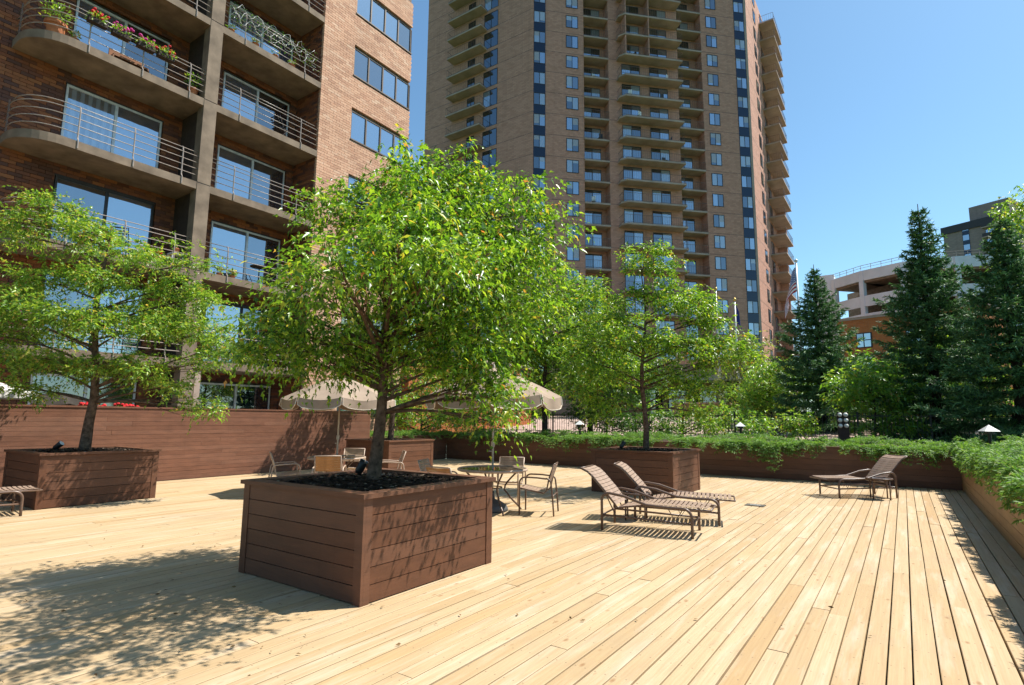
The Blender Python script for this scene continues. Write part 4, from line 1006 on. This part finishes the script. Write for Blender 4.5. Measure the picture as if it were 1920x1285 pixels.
for b_ in bricks:
    if id(b_) in ids: continue
    bb = bbox_of(b_)
    if bb[1]-bb[0] > 0.01: jm['f' if b_[0] == 'f' else 'w'].box(*bb)
tag(jm['f'].build('bricks', 'sunlit_brick_joined', apt), kind='stuff'); tag(jm['w'].build('bricks', 'brick_joined', apt), kind='stuff')
# doors, shared per material mix
def door(name, d0, d1, z, style, h=2.16):
    w = d1-d0; x = WX-.07
    fm = 'dark_frame' if style in (2, 4) else 'alu_frame'
    t = put(name, MB().box(x-.03, x+.03, d0, d0+.055, z, z+h).box(x-.03, x+.03, d1-.055, d1, z, z+h).box(x-.03, x+.03, d0+.055, d1-.055, z, z+.06).box(x-.03, x+.03, d0+.055, d1-.055, z+h-.06, z+h).box(x-.02, x+.035, (d0+d1)/2-.035, (d0+d1)/2+.035, z+.06, z+h-.06).mesh(name, fm), apt)
    mid = (d0+d1)/2; kinds = {0: ('glass_curtain', 'glass_sky'), 1: ('glass_sky', 'glass_room'), 2: ('glass_room', 'glass_sky'), 3: ('glass_sky', 'glass_dark'), 4: ('glass_sky', 'glass_dark'), 5: ('glass_blind', 'glass_dark'), 6: ('glass_dark', 'glass_dark')}[style]
    for k, (a, b_) in enumerate(((d0+.055, mid-.035), (mid+.035, d1-.055))):
        MB().box(x-.012+(.02 if k else 0), x-.004+(.02 if k else 0), a, b_, z+.06, z+h-.06).build('pane', kinds[k], t)
    MB().box(x-.0, x+.05, d0-.04, d1+.04, z+h+.0, z+h+.045).build('lintel', 'dark_frame', t)
sty = {(0, 0): 6, (2, 0): 6, (0, 1): 2, (0, 2): 2, (0, 3): 0, (0, 4): 3, (0, 5): 1, (1, 0): 6, (1, 1): 4, (1, 2): 1, (1, 3): 1, (1, 4): 3, (1, 5): 0}
for bay, (d0, d1) in enumerate(DOORS):
    for k, s in enumerate(SL[:7]): door('balcony_door', d0, d1, s+.005, sty.get((bay, k), 1))
# brick face windows: four panes with brown mullions, last pane wraps towards the corner
for k, s in enumerate(SL[:7]):
    z0, z1 = s+1.15, s+2.38; x = FX-.085; w0, w1 = WIN[0]+.005, YE-.03
    m = MB().box(x-.03, x+.03, w0, w1, z0, z0+.05).box(x-.03, x+.03, w0, w1, z1-.05, z1); n = 4; L = (WIN[1]-w0)/n
    for j in range(n+1): a = w0+j*L; m.box(x-.03, x+.04, a, a+.06, z0+.05, z1-.05)
    m.box(x-.02, x+.06, WIN[1]+.06, w1, z0+.05, z1-.05)
    t = m.build('window', 'brown_frame', apt)
    for j in range(n):
        MB().box(x-.01, x, w0+j*L+.06, w0+(j+1)*L, z0+.05, z1-.05).build('pane', random.choice(('glass_sky', 'glass_sky', 'glass_curtain', 'glass_room')), t)
    MB().box(x-.04, FX+.03, w0-.02, w1, z0-.05, z0-.001).build('sill', 'brown_frame', t)
# balcony slabs with a rounded outer corner on the first bay
def slab_outline(bay, off=0.0):
    if bay == 0:
        r = 0.95-off; cx, cy = FX-0.95, 3.72+0.95
        P = [(WX+.002, 3.72+off)]+[(cx+r*math.cos(a), cy+r*math.sin(a)) for a in [math.radians(-90+90*k/9) for k in range(10)]]
        return P+[(FX-off, YC1 if off == 0 else YC0)]
    return [(FX-off, YC1), (FX-off, YB-.02)]
for k, s in enumerate(SL[1:7], 1):
    o = slab_outline(0); MB().prism(o[:-1]+[(FX, YC0-.002), (WX+.002, YC0-.002)], s-.23, s).build('balcony_slab', 'concrete', apt)
    MB().prism([(WX+.002, YC1+.002), (FX, YC1+.002), (FX, YB-.012), (WX+.002, YB-.012)], s-.23, s).build('balcony_slab', 'concrete', apt)
    for bay in (0, 1):
        path = slab_outline(bay, 0.05); rail = None
        m = MB(); hs = (.22, .42, .62, .82, .97)
        for h in hs:
            pp = slab_outline(bay, 0.05 if h < .9 else 0.11); m.tube([(x, y+(0.02 if bay else 0), s+h) for x, y in pp], .0125, 5)
        rail = m.build('railing', 'rail_metal', apt, smooth=True)
        ys = [4.95, 6.25, 7.55] if bay == 0 else [9.15, 11.45]
        for y in ys:
            MB().tube([(FX+.012, y, s-.20), (FX+.012, y, s+.02), (FX-.045, y, s+.10), (FX-.045, y, s+.84), (FX-.075, y, s+.95), (FX-.11, y, s+.985)], .018, 6).build('post', 'rail_metal', rail)
        if bay == 0:
            MB().tube([(WX+.28, 3.77, s-.15), (WX+.28, 3.77, s+.97)], .02, 6).build('post', 'rail_brown', rail)
# column and partition between the bays, floor by floor
for k in range(7):
    z0, z1 = (SL[k]+.004 if k else .55), SL[k+1]-.01
    m = MB(); m.box(FX-.36, FX+.012, YC0, YC1, z0, z1-.012); m.build('column', 'concrete', apt)
    MB().box(WX+.002, FX-.361, YC0+.06, YC1-.06, z0, z1-.23).build('partition', 'partition_brown', apt)
    MB().box(FX-.36, FX+.002, YC0-.001, YC1+.001, z1-.011, z1+.013).build('column_joint', 'dark_frame', apt)
    MB().box(WX+.002, FX-.361, YC0-.0, YC1+.0, SL[k]-.229, SL[k]-.001).build('slab_web', 'concrete', apt)
# ground floor of the building: white framed windows on the patio
MB().box(FX-.25, FX-.05, 8.45, 8.62, .52, 2.95).build('post', 'concrete_pale', apt)

# ------------------------------------------------------------------ things on the balconies and the patio
def small_leaves(parent, c, r, n, size, mat, flat=.8, up_=.3):
    u = RNG.normal(0, 1, (n, 3)); u /= np.linalg.norm(u, axis=1, keepdims=True)
    P = np.array(c)+u*np.array((r, r, r*flat))*RNG.uniform(.3, 1, n)[:, None]; D = u+RNG.normal(0, .4, (n, 3))+np.array((0, 0, up_))
    o = put('foliage', leaves_mesh('foliage', P, D, size, mat, OVAL, OVAL_F), parent); tag(o, kind='stuff'); return o
def blooms(parent, spots, mat):
    for p in spots:
        MB().lathe([(max(.002, .045*math.sin(math.pi*k/4)), -.035*math.cos(math.pi*k/4)) for k in range(5)], 7, p).build('bloom', mat, parent)
def pot(label, loc, r, h, plant_r, n, mat='sumac_leaf', bl=None, cat='potted plant', zoff=.0, lsize=.09):
    t = thing('potted_plant', label, cat, loc, group='potted plants on the balconies')
    MB().lathe([(r*.68, 0), (r*.9, h*.8), (r*1.06, h*.8), (r*1.06, h), (r*.93, h), (r*.9, h*.93)], 18).build('pot', 'terracotta', t, smooth=False)
    small_leaves(t, (0, 0, h+plant_r*.75), plant_r, n, lsize, mat)
    if bl: blooms(t, [(U(-1, 1)*plant_r*.8, U(-1, 1)*plant_r*.8, h+plant_r*U(.7, 1.5)) for _ in range(7)], bl)
    return t
s4, s2 = SL[4]+.002, SL[2]+.002
pot('large terracotta pot with a leafy plant at the rounded balcony end, top of picture', (-17.75, 4.32, s4), .24, .42, .36, 260)
pot('terracotta pot with a leafy plant beside the concrete column, flower balcony', (-17.62, 7.78, s4), .15, .32, .30, 180)
pot('small clay pot near the large pot on the flower balcony', (-17.6, 4.72, s4), .09, .16, .12, 60, bl='white_petal')
def rail_basket(label, y, z, mat):
    t = thing('flower_basket', label, 'flower basket', (FX+.06, y, z), group='flower baskets on the railing')
    MB().prism([(-.09, -.22), (.09, -.22), (.09, .22), (-.09, .22)], -.15, 0).build('trough', 'partition_brown', t)
    small_leaves(t, (0, 0, .02), .24, 230, .075, 'sumac_leaf', .65)
    blooms(t, [(U(-.16, .2), U(-.24, .24), U(.06, .22)) for _ in range(15)], mat)
    return t
rail_basket('basket of red flowers hung on the top railing, nearest the large pot', 5.05, s4+.78, 'red_petal')
rail_basket('basket of pink flowers hung second along the top railing', 5.62, s4+.76, 'pink_petal')
rail_basket('basket of magenta flowers hung third along the top railing', 6.25, s4+.76, 'pink_petal')
rail_basket('basket of red flowers hung last along the top railing, towards the column', 6.78, s4+.76, 'red_petal')
t = thing('wicker_bench', 'low brown wicker bench on the flower balcony', 'bench', (-17.75, 6.05, s4))
MB().box(-.18, .18, -.45, .45, .22, .27).build('seat', 'wicker', t); MB().box(-.22, -.18, -.45, .45, .0, .55).build('backrest', 'wicker', t)
for k in (-1, 1): MB().box(-.18, .18, k*.45-.02, k*.45+.02, 0, .22).build('side', 'wicker', t)
t = thing('white_stool', 'white plastic stool by the column on the lower balcony', 'stool', (-17.62, 7.72, s2))
MB().box(-.17, .17, -.17, .17, .38, .42).build('seat', 'white_paint', t)
for a in (-1, 1):
    for b_ in (-1, 1): MB().tube([(a*.14, b_*.14, .38), (a*.17, b_*.17, 0)], .022, 6).build('leg', 'white_paint', t)
pot('clay pot with green plant standing on the white stool', (-17.62, 7.72, s2+.422), .11, .17, .17, 110)
pot('clay pot of red flowers on the floor beside the white stool', (-17.6, 7.22, s2), .13, .20, .15, 90, bl='red_petal')
pot('clay pot of white flowers on the lower balcony left of the stool', (-17.6, 6.85, s2), .12, .22, .15, 90, bl='white_petal')
pot('long red clay bowl behind the pale maple on the lower balcony', (-17.6, 5.45, s2), .20, .22, .16, 90, bl='red_petal')
def folding_chair(label, x, y, z, rz, mat='dark_frame'):
    t = thing('folding_chair', label, 'chair', (x, y, z), rz, 'chairs on the balconies')
    for s in (-1, 1):
        MB().tube([(.2, s*.21, 0), (-.22, s*.21, .85)], .012, 6).build('leg', mat, t); MB().tube([(-.2, s*.21, 0), (.18, s*.21, .45)], .012, 6).build('leg', mat, t)
    MB().box(-.2, .2, -.2, .2, .44, .46).build('seat', mat, t)
    for k in range(4): MB().box(-.20-.035*k, -.185-.035*k, -.2, .2, .56+.075*k, .60+.075*k).build('slat', mat, t)
folding_chair('dark folding chair behind the railing above the pale maple', -17.9, 6.35, s2, 2.6)
folding_chair('dark folding chair next to the brick return on the second bay', -17.85, 11.45, s2, 1.9, 'rail_metal')
folding_chair('dark folding chair on the second bay one floor below the garland', -17.85, 10.95, SL[4]+.002, 1.7)
t = thing('bistro_table', 'small round dark bistro table on the second bay balcony', 'table', (-17.8, 10.5, s2), group='balcony tables')
MB().lathe([(.30, .68), (.30, .70)], 20).build('top', 'dark_frame', t); MB().tube([(0, 0, .02), (0, 0, .68)], .02, 8).build('stem', 'dark_frame', t); MB().lathe([(.20, 0), (.18, .02)], 16).build('foot', 'dark_frame', t)
for k, y in enumerate((9.0, 9.42)): pot(('left', 'second')[k]+' small yellow flower pot at the railing foot beside the column, second bay', (-17.48, y, s2), .09, .10, .13, 90, bl='yellow_petal')
# garland wound along the railing of the upper second bay
t = thing('railing_garland', 'tangled white garland wound along the upper railing of the second bay', 'garland', (FX+.04, 0, SL[5]))
for q in range(3):
    P = [(U(-.05, .07), 8.6+3.2*k/40, .55+.18*q+.16*math.sin(k*.9+q*2)+U(-.05, .05)) for k in range(41)]; MB().tube(P, .008, 4).build('vine', 'white_petal', t)
P = np.stack([RNG.uniform(-.06, .08, 420), RNG.uniform(8.5, 11.9, 420), RNG.uniform(.25, 1.02, 420)], 1)
tag(put('leaves', leaves_mesh('leaves', P, RNG.normal(0, 1, (420, 3)), .07, 'dark_leaf', OVAL, OVAL_F), t), kind='stuff')
for k, y in enumerate((8.75, 9.6, 10.35, 11.0)): pot(['pale', 'small', 'squat', 'last'][k]+' clay pot on the garland balcony, number '+['one', 'two', 'three', 'four'][k]+' from the column', (-17.5, y, SL[5]+.002), .10+.02*(k % 2), .16, .12, 60, bl='white_petal' if k % 2 else None)
# patio things just showing over the fence
pu = thing('patio_parasol', 'pale grey parasol top showing over the tall fence behind the pale maple', 'umbrella', (-16.5, 3.3, .52))
for k in range(8):
    a0, a1 = 2*math.pi*k/8, 2*math.pi*(k+1)/8; m = MB(); m.v += [(0, 0, 1.95), (1.25*math.cos(a0), 1.25*math.sin(a0), 1.55), (1.25*math.cos(a1), 1.25*math.sin(a1), 1.55), (1.24*math.cos(a1), 1.24*math.sin(a1), 1.42), (1.24*math.cos(a0), 1.24*math.sin(a0), 1.42)]
    m.f += [(0, 1, 2), (1, 4, 3, 2)]; m.mi += [0, 0]; m.build('canopy_panel', 'patio_cloth', pu)
MB().tube([(0, 0, 0), (0, 0, 2.0)], .02, 8).build('pole', 'pole_grey', pu)
for k, y in enumerate((5.05, 5.35, 5.8, 6.05)):
    t = thing('geranium_pot', ['first', 'second', 'third', 'fourth'][k]+' red geranium showing over the tall fence, counted from the tree trunk', 'flowers', (-15.62, y+.15, .522), group='red geraniums behind the fence')
    MB().lathe([(.10, 0), (.14, 1.02), (.15, 1.02), (.15, 1.08)], 14).build('planter_pot', 'terracotta', t); small_leaves(t, (0, 0, 1.18), .16, 90, .07, 'dark_leaf')
    blooms(t, [(U(-.11, .11), U(-.13, .13), 1.24+U(0, .12)) for _ in range(9)], 'red_petal')

# ------------------------------------------------------------------ the tower
FP = 2.806; ZF0 = 0.22; NF = 23                     # storey height, first floor line, storeys
P0 = Vector((-35.38, 55.12, 0)); Lft, Frt, Rgt = 18.2, 30.1, 26.0
tw = thing('apartment_tower', 'tall brown brick apartment tower with rows of balconies', 'building', P0)
D45 = math.pi/4
class Face:
    """local frame of one face of the tower: s along the wall, o outwards, z up"""
    def __init__(s_, org, ang): s_.o = Vector(org); s_.a = ang; s_.d = Vector((math.cos(ang), math.sin(ang), 0)); s_.n = Vector((math.sin(ang), -math.cos(ang), 0))
    def at(s_, s, o, z): return s_.o+s_.d*s+s_.n*o+Vector((0, 0, z))
    def pts(s_, s0, s1, o0, o1, z0, z1):
        return [tuple(s_.at(*q)) for q in ((s0, o0, z0), (s1, o0, z0), (s1, o1, z0), (s0, o1, z0), (s0, o0, z1), (s1, o0, z1), (s1, o1, z1), (s0, o1, z1))]
FF = Face((0, 0, 0), D45); FL = Face((-Lft, 0, 0), 0.0); P1 = FF.d*Frt; FR = Face(P1, math.pi/2)
ztop = ZF0+FP*NF
c45 = math.cos(D45)
rc = 1.55
def poly(lst): return [(v.x, v.y) for v in lst]
# body: front face with two recesses, left face and the narrow bright side
out_pts = [FL.at(0, 0, 0), FF.at(0, 0, 0), FF.at(6.76, 0, 0), FF.at(6.76, -rc, 0), FF.at(10.08, -rc, 0), FF.at(10.08, 0, 0), FF.at(19.75, 0, 0), FF.at(19.75, -rc, 0), FF.at(23.23, -rc, 0), FF.at(23.23, 0, 0), FF.at(Frt, 0, 0), FR.at(Rgt, 0, 0), FR.at(Rgt, -30, 0), FL.at(0, -22, 0)]
m = MB(); P = poly(out_pts); n = len(P)
m.v += [(x, y, .3) for x, y in P]+[(x, y, ztop) for x, y in P]
for k in range(n): m.f.append((k, (k+1) % n, n+(k+1) % n, n+k)); m.mi.append(0)
m.f.append(tuple(n+k for k in range(n))); m.mi.append(0)
m.build('wall', 'tower_brick', tw)
# floor joints: thin dark reveals round the walls
def fbox(face, s0, s1, o0, o1, z0, z1): return MB().quadbox(face.pts(s0, s1, o0, o1, z0, z1))
jm_ = {}
def shared(key, maker, mat):
    if key not in jm_: jm_[key] = maker().mesh(key[0], mat)
    return jm_[key]
def fput(name, key, maker, mat, face, s, o, z, parent=None):
    """piece built in local axes (x along the wall, -y outwards) and shared between storeys"""
    me = shared((name,)+key, maker, mat); ob = bpy.data.objects.new(name, me); COL.objects.link(ob)
    if parent is None or parent is tw:
        ob.parent = tw; ob.location = face.at(s, o, z); ob.rotation_euler = (0, 0, face.a)
    else: ob.parent = parent; ob.location = (s, -o, z)
    return ob
glass('blind_white', (0.34, 0.36, 0.38, 1), 0.16); glass('blind_cream', (0.30, 0.26, 0.20, 1), 0.14)
PANE_L = ['glass_blind', 'glass_sky', 'glass_room', 'glass_room', 'glass_sky', 'glass_blind', 'glass_room']
def window(face, s0, s1, z0, z1, frame='dark_frame', sky=.5):
    w, h = s1-s0, z1-z0
    f = fput('window', (round(w, 2), round(h, 2), frame), lambda: MB().box(0, .07, -.05, .02, 0, h).box(w-.07, w, -.05, .02, 0, h).box(.07, w-.07, -.05, .02, 0, .07).box(.07, w-.07, -.05, .02, h-.07, h).box(w/2-.035, w/2+.035, -.045, .02, .07, h-.07), frame, face, s0, 0, z0)
    k = random.random() < .5
    for i in (0, 1):
        a, b_ = (.07, w/2-.035) if i == 0 else (w/2+.035, w-.07)
        bright = (i == 0) == k
        mat = random.choice(('glass_blind', 'glass_sky', 'glass_sky')) if bright else random.choice(('glass_room', 'glass_dark', 'glass_dark', 'glass_dark'))
        fput('pane', (round(w, 2), round(h, 2), i, mat), lambda: MB().box(a, b_, -.02, -.012, .07, h-.07), mat, face, 0, 0, 0, f)
        if random.random() < .42:
            hb = round(random.choice((.22, .38, .55, .8))*(h-.14), 2)
            fput('blind', (round(w, 2), round(h, 2), i, hb), lambda: MB().box(a+.01, b_-.01, -.026, -.021, h-.07-hb, h-.075), random.choice(('blind_white', 'blind_cream')), face, 0, 0, 0, f)
    return f
def glazed_door(face, s0, s1, z0, h, o=0.0, dim=False):
    w = s1-s0
    f = fput('balcony_door', (round(w, 2), round(h, 2)), lambda: MB().box(0, .06, -.05, .02, 0, h).box(w-.06, w, -.05, .02, 0, h).box(.06, w-.06, -.05, .02, h-.07, h).box(w/2-.04, w/2+.04, -.045, .02, 0, h-.07), 'dark_frame', face, s0, o, z0)
    k = random.random() < .6
    for i in (0, 1):
        a, b_ = (.06, w/2-.04) if i == 0 else (w/2+.04, w-.06)
        mat = 'glass_dark' if dim else random.choice(('glass_sky', 'glass_blind', 'glass_curtain')) if (i == 1) == k else random.choice(('glass_dark', 'glass_dark', 'glass_room'))
        fput('pane', (round(w, 2), round(h, 2), i, mat), lambda: MB().box(a, b_, -.02, -.012, 0, h-.07), mat, face, 0, 0, 0, f)
    return f
def rail_maker(w, d):
    m = MB()
    for z in (.08, 1.04): 
        m.box(0, w, -d, -d+.03, z, z+.035)
        if d > .3: m.box(0, .03, -d+.03, -.02, z, z+.035).box(w-.03, w, -d+.03, -.02, z, z+.035)
    k = int(w/.30)
    for j in range(k+1): x = (w-.016)*j/k; m.box(x, x+.016, -d+.004, -d+.022, .115, 1.04)
    if d > .3:
        for j in range(1, int(d/.3)): y = -d+.3*j; m.box(.006, .022, y, y+.014, .115, 1.04); m.box(w-.022, w-.006, y, y+.014, .115, 1.04)
    return m
for k in range(NF):
    z = ZF0+FP*k
    if k >= 1:
        for fc, a, b_ in ((FL, 0, Lft), (FF, 0, .18), (FF, 1.72, 6.75), (FF, 10.09, 19.74), (FF, 23.24, 28.25), (FR, 0.02, Rgt)):
            fput('joint', (round(b_-a, 2),), lambda: MB().box(0, b_-a, -.006, .01, -.018, .018), 'dark_frame', fc, a, 0, z)
    if k < 1: continue
    zs = z+.02
    window(FF, 4.41, 6.01, z+.82, z+2.52); window(FF, 24.02, 25.57, z+.82, z+2.52)
    # blue-black window strips at both ends of the front
    for a in (.19, 28.26):
        window(FF, a, a+1.52, z+.94, z+2.56)
        fput('spandrel', (1.52,), lambda: MB().box(0, 1.52, -.03, .01, -.27, .93), 'spandrel', FF, a, 0, z)
    # loggias in the recesses
    for a, b_, d0 in ((6.76, 10.08, .35), (19.75, 23.23, .12)):
        w = b_-a-.01
        fput('balcony_slab', (round(w, 2), 'loggia'), lambda: MB().box(0, w, -.10, rc-.005, -.22, 0), 'concrete_pale', FF, a+.005, 0, zs)
        fput('railing', (round(w, 2), 'loggia'), lambda: rail_maker(w, .05), 'rail_brown', FF, a+.005, 0, zs)
        glazed_door(FF, a+d0, a+d0+2.35, zs, 2.25, -rc)
    # projecting balconies of the centre bay
    fput('balcony_slab', ('centre',), lambda: MB().prism([(0, 0), (.0, -.9), (.65, -1.55), (8.5, -1.55), (8.5, 0)], -.22, 0), 'concrete_pale', FF, 11.15, 0.002, zs)
    fput('railing', ('centre',), lambda: rail_maker(8.44, 1.5), 'rail_brown', FF, 11.18, 0, zs)
    glazed_door(FF, 11.85, 14.35, zs, 2.28); glazed_door(FF, 15.66, 18.2, zs, 2.28)
    if k >= 17:
        fput('divider', (k == 22,), lambda: MB().box(0, .14, -1.5, -.01, 0, FP-.24), 'tower_brick', FF, 15.0, 0, zs)
        fput('divider', (k == 22, 1), lambda: MB().box(0, .14, -1.5, -.01, 0, FP-.24), 'tower_brick', FF, 11.85, 0, zs)
    # left face balconies
    fput('balcony_slab', ('side',), lambda: MB().prism([(0, 0), (0, -1.45), (5.9, -1.45), (5.9, 0)], -.2, 0), 'concrete_pale', FL, 5.1, 0.002, zs)
    fput('railing', ('side',), lambda: rail_maker(5.84, 1.4), 'rail_brown', FL, 5.13, 0, zs)
    glazed_door(FL, 7.75, 9.0, zs, 2.25, dim=True); glazed_door(FL, 10.5, 12.8, zs, 2.25, dim=k % 5 != 0)
    # bright narrow side: slim windows and corner balconies
    window(FR, 5.3, 6.9, z+.75, z+2.50)
    glazed_door(FR, 10.6, 12.6, zs, 2.2)
    fput('balcony_slab', ('flank',), lambda: MB().prism([(0, 0), (0, -2.1), (7.0, -2.1), (7.0, 0)], -.2, 0), 'concrete_pale', FR, 9.7, 0.002, zs)
    fput('railing', ('flank',), lambda: rail_maker(6.94, 2.05), 'rail_brown', FR, 9.73, 0, zs)
    fput('wing_wall', (), lambda: MB().box(0, .3, -1.25, -.004, 0, FP-.225), 'tower_brick', FR, 16.3, 0, zs)
# pale corner trims of the bright side
MB().quadbox(FF.pts(Frt-.30, Frt+.02, -.2, .05, .3, ztop)).build('corner_trim', 'concrete_pale', tw)
fput('parapet', (), lambda: MB().box(0, Frt, -.15, .3, 0, 1.0), 'concrete_pale', FF, 0, 0, ztop+.002)
# a few belongings on the tower balconies
ORD = ['topmost', 'second', 'third', 'fourth', 'fifth', 'sixth', 'seventh', 'eighth', 'ninth', 'tenth', 'eleventh', 'twelfth', 'thirteenth', 'fourteenth']
for q, (k, s, o_, mat) in enumerate(((17, 13.3, .7, 'dark_frame'), (16, 17.6, .7, 'white_paint'), (15, 12.6, .8, 'white_paint'), (15, 16.9, .7, 'dark_frame'), (14, 13.7, .8, 'white_paint'), (13, 18.0, .6, 'dark_frame'), (12, 17.2, .7, 'dark_frame'), (16, 8.4, -.6, 'white_paint'), (13, 9.0, -.6, 'dark_frame'), (10, 8.1, -.6, 'white_paint'))):
    p = P0+FF.at(s, o_, ZF0+FP*k+.022)
    kindw = ('projecting balcony, '+('left' if s < 15 else 'right')+' half') if o_ > 0 else 'recessed balcony'
    o = thing('balcony_chair', 'tiny '+('white' if mat == 'white_paint' else 'dark')+' chair on the tower '+kindw+', '+ORD[20-k]+' row down from the top', 'chair', p, U(0, 6), 'chairs on the tower balconies')
    MB().box(-.25, .25, -.25, .25, .38, .44).build('seat', mat, o); MB().box(-.25, .25, .22, .27, .44, .95).build('backrest', mat, o)
    for a in (-1, 1):
        for b_ in (-1, 1): MB().box(a*.22-.02, a*.22+.02, b_*.22-.02, b_*.22+.02, 0, .38).build('leg', 'dark_frame', o)

# entrance block at the foot of the tower
eb = thing('entrance_block', 'low brick entrance block with a pale canopy at the foot of the tower', 'building', (-15.6, 52.4, GZ-.05), math.radians(45))
MB().box(-6, 6, .5, 8, 0, 6.4).build('wall', 'podium_brick', eb)
MB().box(-6.5, 6.5, -3.2, .499, 4.25, 5.3).build('canopy', 'concrete_pale', eb)
MB().box(-6.5, 6.5, -3.3, -3.201, 4.8, 5.6).build('fascia', 'podium_brick', eb)
for x in (-6, -2, 2, 6): MB().box(x-.25, x+.25, -2.9, -2.4, 0, 4.249).build('pillar', 'partition_brown', eb)
for k in range(4): 
    w = MB().box(-5.2+k*2.7, -3.0+k*2.7, .44, .499, .3, 3.6).build('window', 'dark_frame', eb); MB().box(-5.1+k*2.7, -3.1+k*2.7, .41, .439, .4, 3.5).build('pane', 'glass_dark', w)
an = thing('brick_annex', 'low brick annex with a pale sill beyond the end of the tall fence', 'building', (-19.6, 19.6, GZ-.05))
MB().box(-14, 0, 0, 11, 0, 3.9).build('wall', 'orange_brick', an); MB().box(-14.1, .1, -.1, 11.1, 3.901, 4.1).build('roof_edge', 'concrete_pale', an)
for x in (-1.9, -5.0):
    w = MB().box(x, x+1.4, -.06, -.003, 1.0, 2.5).build('window', 'white_paint', an); MB().box(x+.08, x+.66, -.08, -.061, 1.08, 2.42).build('pane', 'glass_room', w); MB().box(x+.74, x+1.32, -.08, -.061, 1.08, 2.42).build('pane', 'glass_blind', w); MB().box(x-.1, x+1.5, -.14, -.003, .88, .995).build('sill', 'concrete_pale', w)
lw = thing('garden_wall', 'low brown brick wall left of the umbrella pole beyond the bed', 'wall', (-21.4, 27.6, GZ-.05), math.radians(38))
MB().box(-2.6, 1.3, 0, .5, 0, 2.3).build('wall', 'podium_brick', lw); MB().box(-2.7, 1.4, -.06, .56, 2.301, 2.42).build('coping', 'concrete_pale', lw)
MB().box(1.31, 1.75, -.1, .6, 0, 2.6).build('pier', 'podium_brick', lw)
rw = thing('garden_wall', 'low pale brick wall at the foot of the white flagpole', 'wall', (-9.6, 39.0, GZ-.05), math.radians(10))
MB().box(-3.5, 3.5, 0, .4, 0, 1.9).build('wall', 'podium_brick', rw); MB().box(-3.6, 3.6, -.05, .45, 1.901, 2.0).build('coping', 'concrete_pale', rw)

# ------------------------------------------------------------------ parking garage, orange house, far tower
ga = thing('parking_garage', 'pale concrete parking garage with open decks behind the spruces', 'building', (0, 0, 0))
PG = [(-8.6, 112.5), (-4.2, 108.4), (1.6, 105.4), (8.4, 106.2), (15.5, 109.0), (24, 112), (38, 117)]
lv = [(0.8, 13.4), (14.5, 16.4), (17.7, 19.3), (20.5, 22.3), (24.9, 26.6)]
for i in range(len(PG)-1):
    a, b_ = Vector((*PG[i], 0)), Vector((*PG[i+1], 0)); d = (b_-a); L = d.length; d.normalize(); nn = Vector((d.y, -d.x, 0))
    ang = math.atan2(d.y, d.x)
    for z0, z1 in lv: MB().box(0, L-.01, 0, .3, z0, z1).build('parapet', 'concrete_white', ga, loc=a, rz=ang)
    MB().box(-.35, .35, -.06, .8, .8, 26.5).build('column', 'concrete_white', ga, loc=a, rz=ang)
    for z in (13.5, 16.5, 19.4, 22.4, 25.0): MB().box(0, L-.01, .301, 6, z-.45, z-.1).build('deck_slab', 'concrete', ga, loc=a, rz=ang)
    r_ = MB(); nn_ = max(2, int(L/1.5))
    for j in range(nn_): r_.box(j*L/nn_, j*L/nn_+.05, .1, .15, 26.6, 27.5)
    r_.box(0, L-.01, .1, .15, 27.45, 27.52); r_.box(0, L-.01, .1, .15, 27.05, 27.1); r_.build('roof_railing', 'rail_metal', ga, loc=a, rz=ang)
MB().prism([(-6.9, 118.5), (-.5, 112.2), (2.2, 111.4), (8.2, 112), (37, 123), (37, 130), (-6.9, 130)], .8, 24.85).build('inner_wall', 'concrete', ga)
MB().box(-11.6, -8.4, 112.8, 118, .8, 27.6).build('stair_tower', 'concrete_white', ga)
oh = thing('orange_brick_house', 'orange brick house with dark framed windows below the parking garage', 'building', (-6.6, 88.2, GZ-.1), math.atan2(-3.4, 10.5))
MB().box(0, 16, 0, 9, 0, 14.4).build('wall', 'orange_brick', oh); MB().box(-.15, 16.15, -.12, 9.1, 14.401, 14.75).build('roof_edge', 'concrete_pale', oh)
for x in (2.3, 8.0, 12.6):
    for z in (1.5, 4.6, 7.6, 10.55):
        w = MB().box(x, x+1.9, -.08, -.003, z, z+2.0).build('window', 'dark_frame', oh)
        for i in (0, 1):
            for j in (0, 1): MB().box(x+.14+.86*i, x+.86+.88*i, -.10, -.081, z+.12+.95*j, z+.95+.92*j).build('pane', random.choice(('glass_sky', 'glass_room')), w)
ft = thing('distant_tower', 'distant brown apartment tower peeking over the parking garage', 'building', (13.2, 199.5, 0), math.radians(-26))
MB().box(0, 13.5, 0, 14, 1, 57.0).build('wall', 'grey_brick', ft); MB().box(5.5, 14.5, 3, 12, 57.301, 62.2).build('penthouse', 'grey_brick', ft)
MB().box(-.4, 13.9, -.4, 14.4, 55.2, 57.3).build('roof_band', 'dark_frame', ft)
for k in range(12):
    z = 24+2.75*k
    w = MB().box(4.6, 6.2, -.1, -.005, z, z+2.7).build('window', 'spandrel', ft); MB().box(4.7, 6.1, -.13, -.101, z+.7, z+2.2).build('pane', 'glass_sky', w)
    MB().box(9.4, 12.6, -1.3, -.005, z, z+.25).build('balcony_slab', 'concrete_pale', ft); MB().box(9.5, 12.5, -1.25, -1.2, z+.25, z+1.2).build('railing', 'dark_frame', ft); w = MB().box(9.9, 12.1, -.1, -.005, z+.26, z+2.4).build('balcony_door', 'dark_frame', ft); MB().box(10, 12, -.13, -.101, z+.3, z+2.3).build('pane', 'glass_sky', w)
